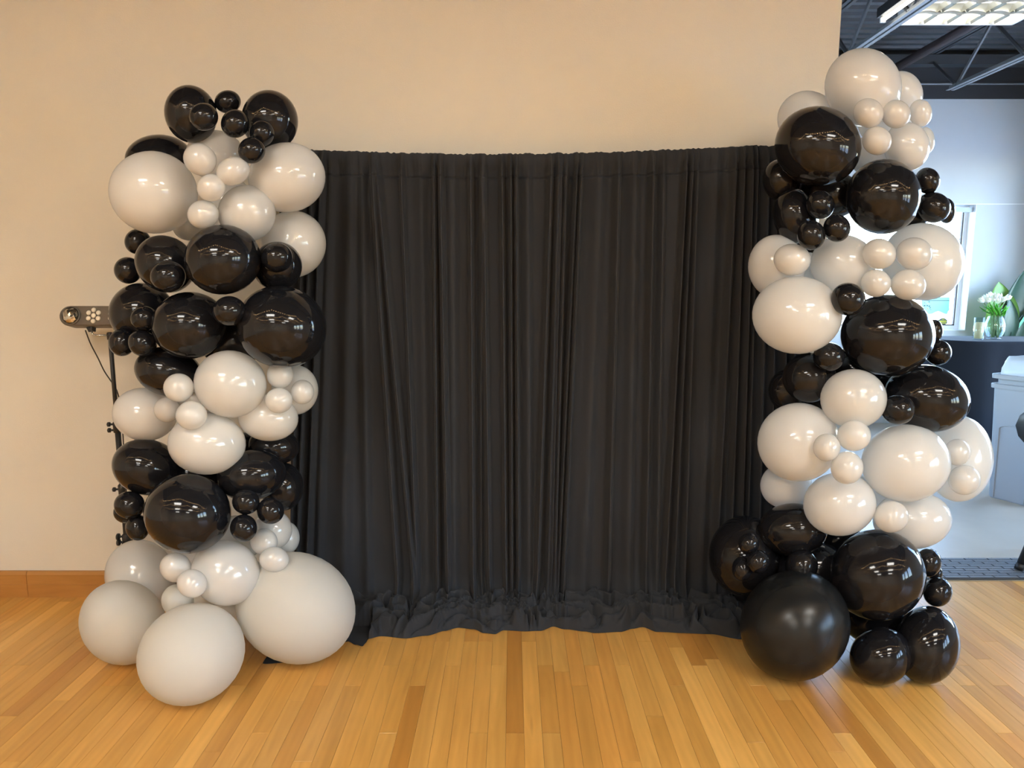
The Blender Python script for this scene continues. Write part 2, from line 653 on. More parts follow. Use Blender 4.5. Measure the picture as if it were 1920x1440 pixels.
MB().tube([(4.10, 2.0, 3.90), (4.10, YF, 3.90)], 0.045, 12).build('sprinkler_pipe', M['pipe'], ceil_o, True)
MB().tube([(0.2, YF - 0.03, 3.78), (XR, YF - 0.03, 3.78)], 0.010, 8).build('conduit', M['steel_light'], ceil_o, True)
MB().box(0.2, XR, YF - 0.12, YF, DECK - 0.16, DECK - 0.06).build('deck_bearer', M['steel'], ceil_o)

# ------------------------------------------------------------------ light fittings
M['panel'] = mat('warm_lamp_diffuser', (0.9, 0.9, 0.9), 0.4, emit=LAMP_COL, strength=LAMP)
M['tube'] = mat('fluorescent_tube', (0.9, 0.9, 0.9), 0.4, emit=LAMP2_COL, strength=LAMP2)
M['louvre'] = mat('bright_aluminium_louvre', (0.62, 0.61, 0.54), 0.3, 0.8)
M['housing'] = mat('white_lamp_housing', (0.75, 0.75, 0.72), 0.5)


def panel_light(x, y, z, lab):
    t = empty('ceiling_light', (x, y, z))
    tag(t, lab, 'ceiling light', 'warm ceiling panels of the main room')
    b = MB()
    b.box(-0.62, 0.62, -0.32, 0.32, 0.02, 0.09)
    for s in (-1, 1):
        b.box(-0.62, 0.62, min(s * 0.30, s * 0.32), max(s * 0.30, s * 0.32), -0.005, 0.02)
        b.box(min(s * 0.60, s * 0.62), max(s * 0.60, s * 0.62), -0.30, 0.30, -0.005, 0.02)
    b.build('housing', M['housing'], t)
    MB().box(-0.60, 0.60, -0.30, 0.30, 0.008, 0.018).build('diffuser', M['panel'], t)
    for sx in (-0.5, 0.5):
        MB().tube([(sx, 0, 0.09), (sx, 0, DECK - z)], 0.004, 6).build('hanger', M['steel'], t)
    return t


for px_, side in ((-1.55, 'light stand side'), (2.1, 'doorway side')):
    for py_, ln in ((-0.35, 'nearest the curtain'), (-2.4, 'in the middle of its row'), (-4.5, 'furthest from the curtain')):
        panel_light(px_, py_, 3.55, 'warm oblong ceiling light on the %s, %s' % (side, ln))

# louvred fluorescent fitting seen top right
fx0, fx1, fy0, fy1, fz = 3.06, 3.985, 4.95, 5.87, 3.65
t = empty('fluorescent_light', ((fx0 + fx1) / 2, (fy0 + fy1) / 2, fz))
tag(t, 'bright louvred fluorescent fitting hung under the black ceiling', 'ceiling light')
hx, hy = (fx1 - fx0) / 2, (fy1 - fy0) / 2
b = MB().box(-hx, hx, -hy, hy, 0.10, 0.14)
for s in (-1, 1):
    b.box(-hx, hx, min(s * hy, s * (hy - 0.012)), max(s * hy, s * (hy - 0.012)), 0, 0.10)
    b.box(min(s * hx, s * (hx - 0.012)), max(s * hx, s * (hx - 0.012)), -hy, hy, 0, 0.10)
b.build('housing', M['housing'], t)
rows = [-hy + (2 * hy) * k / 4 for k in range(5)]
for k in range(4):
    yc = (rows[k] + rows[k + 1]) / 2
    MB().tube([(-hx + 0.02, yc, 0.075), (hx - 0.02, yc, 0.075)], 0.016, 10).build('tube', M['tube'], t, True)
for k in range(1, 4):                       # long parabolic baffles with scalloped lower edges
    b = MB()
    n = 60
    V, Fc = [], []
    for i in range(n + 1):
        u = -hx + 0.012 + (2 * hx - 0.024) * i / n
        sc = 0.016 * abs(math.sin(math.pi * 5 * i / n))
        V += [(u, rows[k] - 0.028, sc), (u, rows[k] - 0.010, 0.075), (u, rows[k] + 0.010, 0.075), (u, rows[k] + 0.028, sc)]
    for i in range(n):
        for q in range(3):
            Fc.append((4 * i + q, 4 * i + q + 1, 4 * i + q + 5, 4 * i + q + 4))
    b.add(V, Fc)
    b.build('baffle', M['louvre'], t, True)
for k in range(1, 5):
    u = -hx + 2 * hx * k / 5
    b = MB()
    for q in range(4):
        b.add([(u - 0.022, rows[q] + 0.028, 0.0), (u - 0.003, rows[q] + 0.028, 0.06), (u + 0.003, rows[q] + 0.028, 0.06), (u + 0.022, rows[q] + 0.028, 0.0),
               (u - 0.022, rows[q + 1] - 0.028, 0.0), (u - 0.003, rows[q + 1] - 0.028, 0.06), (u + 0.003, rows[q + 1] - 0.028, 0.06), (u + 0.022, rows[q + 1] - 0.028, 0.0)],
              [(0, 1, 5, 4), (1, 2, 6, 5), (2, 3, 7, 6)])
    b.build('cross_blade', M['louvre'], t)
for sx in (-0.3, 0.3):
    MB().tube([(sx, 0, 0.14), (sx, 0, DECK - fz)], 0.004, 6).build('hanger', M['steel'], t)
# slim strip light beside the joist
t = empty('strip_light', (2.885, 5.45, 3.63))
tag(t, 'slim strip light beside the roof joist, next to the louvred fitting', 'ceiling light')
MB().box(-0.045, 0.045, -0.62, 0.30, 0.03, 0.10).build('housing', M['black_metal'], t)
MB().tube([(0, -0.60, 0.012), (0, 0.28, 0.012)], 0.014, 10).build('tube', M['tube'], t, True)
for s in (-0.61, 0.29):
    MB().box(-0.02, 0.02, s - 0.008, s + 0.008, -0.006, 0.03).build('end_socket', M['housing'], t)
MB().tube([(0, -0.15, 0.10), (0, -0.15, DECK - 3.63)], 0.004, 6).build('hanger', M['steel'], t)

# warm festoon strings, mirrored as arcs of dots in the balloons
M['bulb'] = mat('festoon_bulb', (0.9, 0.8, 0.6), 0.3, emit=(1.0, 0.62, 0.28), strength=85)
try: M['bulb'].cycles.emission_sampling = 'NONE'
except Exception: pass
ico = bmesh.new()
bmesh.ops.create_icosphere(ico, subdivisions=1, radius=0.028)
IV = [v.co.copy() for v in ico.verts]
IF = [[v.index for v in f.verts] for f in ico.faces]
ico.free()
for k, (ya, ln) in enumerate([(0.75, 'nearest the curtain'), (-0.65, 'in the middle'), (-2.0, 'furthest from the curtain')]):
    xa, xb, yb = -4.9, 5.8, ya
    n = 42
    pts = []
    for i in range(n + 1):
        u = i / n
        sag = 0.5 * (1 - (2 * ((u * 3 + 0.5 * k) % 1.0) - 1) ** 2)
        pts.append(Vector((xa + (xb - xa) * u, ya + (yb - ya) * u, 3.75 - sag)))
    st = empty('string_light', pts[0])
    tag(st, 'festoon string of warm bulbs, the one %s, mirrored as dots in balloons' % ln, 'string lights', 'festoon strings mirrored in the balloons')
    MB().tube([p - pts[0] for p in pts], 0.003, 5).build('cord', M['black_metal'], st)
    b = MB()
    for p in pts[1:-1]:
        b.add([v + p - pts[0] + Vector((0, 0, -0.03)) for v in IV], IF)
    b.build('bulbs', M['bulb'], st)['kind'] = 'stuff'
# ================================================================== THE CURTAIN
YC = 3.285
ridges = [(607, 585, 1.2, 1.0), (622, 602, 2.0, .6), (660, 650, 3.0, .8), (682, 690, 2.2, .7), (703, 742, 1.4, 1.2), (712, 768, 1.2, 1.2), (755, 780, 1.1, .9), (790, 800, 2.5, .5), (816, 822, .9, 1.2), (828, 840, 1.2, 1.2), (850, 852, 2.6, .6), (884, 888, 1.2, 1.1), (903, 903, 1.0, .5), (908, 917, 1.2, 1.1), (942, 948, 1.1, .9), (958, 960, .8, 1.0), (968, 972, .8, 1.0), (990, 992, 2.0, .7), (1033, 1012, 1.3, 1.1), (1046, 1030, 1.0, 1.0), (1052, 1036, .7, .9), (1060, 1043, 1.0, 1.1), (1080, 1052, .8, 1.0), (1089, 1062, 1.0, 1.1), (1125, 1100, 3.0, .7), (1158, 1142, 1.6, 1.1), (1190, 1180, 2.6, .9), (1222, 1210, 1.3, 1.0), (1243, 1232, 1.4, .6), (1282, 1250, .9, 1.1), (1293, 1266, .9, 1.0), (1303, 1284, 1.2, 1.0), (1340, 1318, 3.0, .7), (1375, 1345, 1.4, .8), (1390, 1368, 1.0, .9), (1405, 1385, 1.0, 1.0), (1415, 1398, .8, .8), (1435, 1420, 1.5, .8), (1452, 1440, 1.0, .8), (1488, 1478, 1.4, .8), (1505, 1496, 1.0, .8), (1522, 1512, 1.2, .8), (1470, 1462, 1.2, .9), (590, 566, 1.3, .9), (575, 552, 1.1, .8)]
RD = []
for xt, xb, w_, a_ in ridges:
    RD.append((at(xt, 330, YC).x, at(xb, 950, YC).x, w_ * 0.0095, a_ * (0.060 if w_ < 1.8 else 0.042)))
ZT_A, ZB_A = at(900, 330, YC).z, at(900, 950, YC).z
X0, X1 = -1.075, 1.40


def top_z(x):
    # the bar bows a little: read off along its length
    u = (x - X0) / (X1 - X0)
    return 2.215 - 0.030 * math.sin(math.pi * min(1, u * 1.15)) + 0.012 * u


def fold(x, z):
    s = (ZT_A - z) / (ZT_A - ZB_A)
    d = 0.0
    for xt, xb, w_, a_ in RD:
        xc = xt + (xb - xt) * s
        k = (x - xc) / w_
        if abs(k) < 3.2:
            k = k * (0.75 if k < 0 else 1.25)
            d += a_ * math.exp(-abs(k) ** 2.3)
    d += 0.012 * noise.noise(Vector((x * 5.0, z * 0.25, 3.1))) + 0.006 * noise.noise(Vector((x * 17.0 + z * 0.5, z * 0.5, 9.7)))
    return d


NX = 820
ZPOOL = 0.075
front = [(470, 1236), (500, 1246), (530, 1244), (600, 1226), (655, 1204), (668, 1210), (680, 1213), (690, 1199), (715, 1194), (760, 1198), (800, 1193), (835, 1184), (862, 1178), (885, 1181), (905, 1188), (930, 1190), (948, 1183), (985, 1185), (1010, 1184), (1035, 1176), (1060, 1181), (1095, 1185), (1120, 1188), (1160, 1186), (1188, 1180), (1206, 1177), (1232, 1186), (1280, 1188), (1330, 1190), (1390, 1200), (1440, 1210), (1500, 1215)]
FL = []
for px, py in front:
    cp, sp = math.cos(PITCH), math.sin(PITCH)
    a, b_ = (px - 960) / F, (720 - py) / F
    d = Vector((a, cp + b_ * sp, -sp + b_ * cp))
    p = CAM + d * (-1.6 / d.z)
    FL.append((p.x, p.y))


def front_y(x):
    if x <= FL[0][0]: return FL[0][1]
    for (xa, ya), (xb, yb) in zip(FL, FL[1:]):
        if xa <= x <= xb:
            u = (x - xa) / (xb - xa)
            u = u * u * (3 - 2 * u)
            return ya + (yb - ya) * u
    return FL[-1][1]


zs = [0.0, 0.004, 0.012, 0.024, 0.040, 0.055, 0.070, 0.085, 0.095, 0.1, 0.104, 0.108, 0.115, 0.13, 0.15, 0.18]   # distance below the top edge
zz = 0.22
while zz < 1.98:
    zs.append(zz)
    zz += 0.05
V = []
nrow = 0
for dz in zs + [None] * 14 + ['p'] * 58:
    nrow += 1
rows_main = len(zs)
for r_ in range(nrow):
    for i in range(NX + 1):
        x = X0 + (X1 - X0) * i / NX
        tz = top_z(x)
        if r_ < rows_main:
            dz = zs[r_]
            z = tz - dz
            hdr = max(0.0, 1 - dz / 0.10)                      # rod pocket: fine gathers, folds flattened
            f = fold(x, z) * (1 - 0.80 * hdr)
            g = 0.0
            if dz < 0.16:
                ga = math.sin(math.pi * min(1.0, max(0.0, dz / 0.13)))
                g = 0.0045 * ga * (noise.noise(Vector((x * 60, z * 2.5, 0.3))) + 0.7 * noise.noise(Vector((x * 120, z * 3, 4.4))))
                # round pocket over the crossbar
                g += 0.016 * math.sqrt(max(0.0, 1 - ((dz - 0.03) / 0.032) ** 2)) if dz < 0.06 else 0.0
            seam = 0.012 if abs(dz - 0.104) < 0.003 else 0.0
            if dz < 0.02:
                z += 0.005 * (0.5 + noise.noise(Vector((x * 75, 1.7, 8.0)))) * (1 - dz / 0.02) + 0.004 * noise.noise(Vector((x * 22, 5.0, 1.0))) * (1 - dz / 0.02)
            X, Y, Z = x, YC - f - g + seam, z
        elif r_ < rows_main + 14:
            # lower skirt: folds lean, soften and run out to the pooled cloth
            u = (r_ - rows_main + 1) / 14.0
            zb = tz - zs[-1]
            z = zb + (ZPOOL - zb) * u
            lean = 0.045 * noise.noise(Vector((x * 3.2, 0.0, 21.0))) * u * u
            out = 0.05 * u ** 2.5 * (0.6 + 0.8 * noise.noise(Vector((x * 4.0, 3.0, 6.0))))
            X, Y, Z = x + lean, YC - fold(x, z) * (1 - 0.25 * u) - out, z
        else:
            q = (r_ - rows_main - 13) / 58.0
            lean = 0.045 * noise.noise(Vector((x * 3.2, 0.0, 21.0)))
            out0 = 0.05 * (0.6 + 0.8 * noise.noise(Vector((x * 4.0, 3.0, 6.0))))
            ys = YC - fold(x, ZPOOL) * 0.75 - out0
            fy = front_y(x + lean)
            Y = ys + (fy - ys) * q
            wx = x * 6.0 + 1.3 * noise.noise(Vector((x * 5, q * 2.2, 1.0)))
            wy = q * 2.6 + 1.3 * noise.noise(Vector((x * 5, q * 2.2, 7.0)))
            ph = 3.0 * noise.noise(Vector((x * 3.6, q * 1.7, 2.0))) + 0.8 * noise.noise(Vector((x * 9.5, q * 3.6, 5.0))) + x * 1.6 + q * 0.8
            s1 = 0.5 + 0.5 * math.sin(2 * math.pi * ph)
            s2 = 0.5 + 0.5 * math.sin(2 * math.pi * (1.9 * ph + 1.4 * noise.noise(Vector((wx * 0.8, wy, 8.0)))))
            cr = 0.046 * s1 ** 1.7 + 0.020 * s2 ** 1.8
            env = min(1.0, q / 0.10)
            edge = math.sqrt(max(0.0, 1 - max(0.0, (q - 0.80) / 0.20) ** 2.2))
            low = 1.0 if x > -0.70 else max(0.25, 1 - (-0.70 - x) * 3.0)
            body = ZPOOL * (1 - q) ** 0.8 * (1 - env * 0.35) + 0.022 * env
            Z = max(0.003, (body + cr * env * 1.15 - 0.008 * env) * edge * (low if q > 0.2 else 1.0))
            if x < -0.66 and Y < 3.08: Z = min(Z, 0.0035 + 0.12 * max(0.0, Y - 3.02))
            X = x + lean + 0.016 * noise.noise(Vector((x * 9, q * 5, 12.0))) * env
            Y += 0.018 * noise.noise(Vector((x * 8, q * 4, 15.0))) * env * (1 - q)
        V.append((X, Y, Z))
Fc = []
for r_ in range(nrow - 1):
    for i in range(NX):
        a = r_ * (NX + 1) + i
        Fc.append((a, a + NX + 1, a + NX + 2, a + 1))
drape = mesh_obj('backdrop_curtain', V, Fc, M['drape'], None, True)
tag(drape, 'wide black gathered curtain hanging between the balloon columns, pooled on the floor', 'curtain')
# stand carrying the curtain
st = empty('backdrop_stand', (0, YC + 0.025, 0))
tag(st, 'black pipe stand with crossbar carrying the black curtain', 'stand')
b = MB()
b.tube([(X0 - 0.01 + (X1 - X0 + 0.02) * k / 20, 0, top_z(X0 + (X1 - X0) * k / 20) - 0.032) for k in range(21)], 0.014, 10)
b.build('crossbar', M['black_metal'], st, True)
for sx in (X0 + 0.05, X1 - 0.05):
    MB().tube([(sx, 0.032, 0.012), (sx, 0.032, 2.19)], 0.014, 10).build('upright', M['black_metal'], st, True)
    MB().box(sx - 0.10, sx + 0.10, -0.04, 0.085, 0.0, 0.012).build('base_plate', M['black_metal'], st)

# ================================================================== THE LIGHT STAND
YS = 3.20
pt = at(207, 640, YS)
SX = pt.x
ls = empty('light_stand', (SX, YS, 0))
tag(ls, 'slim black tripod pole behind the balloons, holding the light bar', 'stand')


def zpx(px, py): return at(px, py, YS).z


z_top, z_c1, z_c2, z_hub = zpx(207, 626), zpx(215, 800), zpx(222, 917), zpx(238, 1010)
MB().tube([(0, 0, z_c1), (0, 0, z_top)], 0.0095, 12).build('upper_pole', M['black_metal'], ls, True)
MB().tube([(0, 0, z_hub - 0.25), (0, 0, z_c1)], 0.0125, 12).build('lower_pole', M['black_metal'], ls, True)
MB().lathe([(0.011, -0.03), (0.013, -0.03), (0.013, 0.0), (0.008, 0.004)], 12, (0, 0, z_top + 0.004)).build('pole_cap', M['black_metal'], ls, True)
for zc, nm in ((z_c1, 'collar'), (z_c2, 'collar'), (z_hub, 'hub')):
    c = MB().lathe([(0.012, -0.03), (0.018, -0.026), (0.019, 0.02), (0.012, 0.028)], 14, (0, 0, zc)).build(nm, M['black_metal'], ls, True)
    for dz in ((0.012, -0.016) if nm != 'collar' or zc == z_c1 else (0.0,)):
        kb = MB()
        kb.tube([(-0.016, -0.004, zc + dz), (-0.030, -0.006, zc + dz)], 0.005, 8)
        big = 0.011 if nm == 'collar' else 0.016
        kb.tube([(-0.028, -0.006, zc + dz), (-0.031, -0.006, zc + dz), (-0.040, -0.007, zc + dz), (-0.044, -0.007, zc + dz)], [0.005, big, big, 0.004], 10)
        kb.build('knob', M['black_metal'], c, True)
for k in range(3):
    a = math.radians(30 + 120 * k)
    lg = MB().tube([(0.016 * math.cos(a), 0.016 * math.sin(a), z_hub - 0.01), (0.19 * math.cos(a), 0.19 * math.sin(a), 0.012)], 0.009, 8).build('leg', M['black_metal'], ls, True)
    MB().tube([(0.181 * math.cos(a), 0.181 * math.sin(a), 0.02), (0.20 * math.cos(a), 0.20 * math.sin(a), 0.0085)], 0.0115, 8).build('rubber_foot', M['black_metal'], lg, True)

# light bar: dome effect, LED clusters
M['bar_face'] = mat('taupe_plastic', (0.115, 0.098, 0.080), 0.42)  # one even taupe for the face plate and LED discs
M['bar_body'] = mat('grey_plastic', (0.13, 0.115, 0.095), 0.5)
M['led_lens'] = mat('pale_led_lens', (0.88, 0.82, 0.68), 0.12, spec=0.8)
M['dome'] = mat('chrome_faceted_dome', (0.62, 0.56, 0.46), 0.06, 0.95)
pd = at(135, 592, YS - 0.035)
bar = empty('light_bar', (pd.x, pd.y, pd.z))
bar.rotation_euler = (math.radians(-14), 0, 0)
tag(bar, 'grey party light bar with round mirrored dome and seven-lens clusters', 'stage light')
LB, RB = 0.56, 0.0445


def stad(r, x0, x1, n=14):
    P = []
    for i in range(n + 1):
        a = math.pi / 2 + math.pi * i / n
        P.append((x0 + r * math.cos(a), r * math.sin(a)))
    for i in range(n + 1):
        a = -math.pi / 2 + math.pi * i / n
        P.append((x1 + r * math.cos(a), r * math.sin(a)))
    return P


RXZ = Matrix(((1, 0, 0, 0), (0, 0, 1, 0), (0, 1, 0, 0), (0, 0, 0, 1)))


def ring_stack(levels):
    b = MB()
    k = len(levels[0][0])
    V, Fc = [], []
    for P, yv in levels: V += [(p[0], yv, p[1]) for p in P]
    for i in range(len(levels) - 1):
        for j in range(k):
            j2 = (j + 1) % k
            Fc.append((i * k + j, i * k + j2, (i + 1) * k + j2, (i + 1) * k + j))
    Fc.append(tuple(range(k)))
    Fc.append(tuple((len(levels) - 1) * k + j for j in range(k - 1, -1, -1)))
    return b.add(V, Fc)


xe = LB - 2 * 0.03
ring_stack([(stad(RB, -0.012, xe), 0.0), (stad(RB + 0.002, -0.012, xe), 0.006), (stad(RB + 0.002, -0.012, xe), 0.058), (stad(RB - 0.004, -0.012, xe), 0.066)]).build('body', M['bar_body'], bar)
ring_stack([(stad(RB - 0.0035, -0.012, xe), -0.004), (stad(RB - 0.001, -0.012, xe), -0.002), (stad(RB - 0.001, -0.012, xe), 0.0005)]).build('face_plate', M['bar_face'], bar)
for dx in (0.0, xe):
    MB().add(*(lambda q: (q.v, q.f))(MB().lathe([(0.0425, 0), (0.0425, 0.006), (0.0385, 0.009), (0.0385, 0)], 28).xf(Matrix.Rotation(math.pi / 2, 4, 'X')))).xf(Matrix.Translation((dx, -0.004, 0))).build('dome_ring', M['bar_body'], bar)
    bm = bmesh.new()
    bmesh.ops.create_icosphere(bm, subdivisions=3, radius=0.037)
    rj = random.Random(3)
    for v in bm.verts:
        v.co *= 1 + rj.uniform(-0.05, 0.05)
        v.co.y *= 0.62
    me = bpy.data.meshes.new('dome')
    bm.to_mesh(me)
    bm.free()
    me.materials.append(M['dome'])
    o = bpy.data.objects.new('dome', me)
    C.objects.link(o)
    o.parent = bar
    o.location = (dx, -0.006, 0)
for cx in (0.101, 0.201, xe - 0.201, xe - 0.101):
    cl = ring_stack([([(cx + 0.040 * math.cos(a), 0.040 * math.sin(a)) for a in [2 * math.pi * k / 24 for k in range(24)]], -0.0045), ([(cx + 0.040 * math.cos(a), 0.040 * math.sin(a)) for a in [2 * math.pi * k / 24 for k in range(24)]], -0.003)]).build('led_cluster', M['bar_face'], bar)
    for k in range(7):
        a = math.radians(90 + 60 * k)
        lx, lz = (0, 0) if k == 6 else (0.0255 * math.cos(a), 0.0255 * math.sin(a))
        MB().lathe([(0.0108, 0), (0.0108, 0.003), (0.008, 0.006), (0.003, 0.0075)], 14).xf(Matrix.Translation((cx + lx, -0.0045, lz)) @ Matrix.Rotation(math.pi / 2, 4, 'X')).build('lens', M['led_lens'], cl, True)
# bracket joining bar and pole
pb = at(177, 618, YS)
kx = pb.x - pd.x
b = MB()
b.tube([(kx, 0.03, -0.046), (kx, 0.034, -0.072), (kx + 0.006, 0.034, -0.082), (kx + 0.015, 0.035, -0.084), (SX - pd.x, 0.036, -0.084)], 0.0035, 8)
b.build('bracket', M['chrome'], bar, True)
MB().tube([(kx - 0.008, 0.02, -0.050), (kx - 0.002, 0.02, -0.070)], [0.011, 0.006], 8).build('thumb_screw', M['black_metal'], bar, True)
MB().box(kx - 0.004, kx + 0.010, 0.015, 0.045, -0.066, -0.044).build('clamp', M['black_metal'], bar)
pc = [at(160, 619, YS + 0.0), at(170, 645, YS + .01), at(184, 672, YS + .02), at(195, 695, YS + .03), at(207, 713, YS + .035), at(217, 728, YS + .03), at(222, 742, YS + .02), at(226, 760, YS - .015), at(232, 840, YS - .012), at(240, 1000, YS - .014)]


def smooth_pts(P, n=6):
    out = []
    for i in range(len(P) - 1):
        p0, p1, p2, p3 = P[max(i - 1, 0)], P[i], P[i + 1], P[min(i + 2, len(P) - 1)]
        for k in range(n):
            t = k / n
            out.append(0.5 * ((2 * p1) + (p2 - p0) * t + (2 * p0 - 5 * p1 + 4 * p2 - p3) * t * t + (3 * p1 - p0 - 3 * p2 + p3) * t ** 3))
    out.append(P[-1])
    return out


cab = MB().tube(smooth_pts(pc), 0.0028, 6).build('power_cable', mat('dark_brown_cable', (0.035, 0.022, 0.015), 0.5), None, True)
tag(cab, 'thin dark cable looping from the light bar down the stand pole', 'cable')

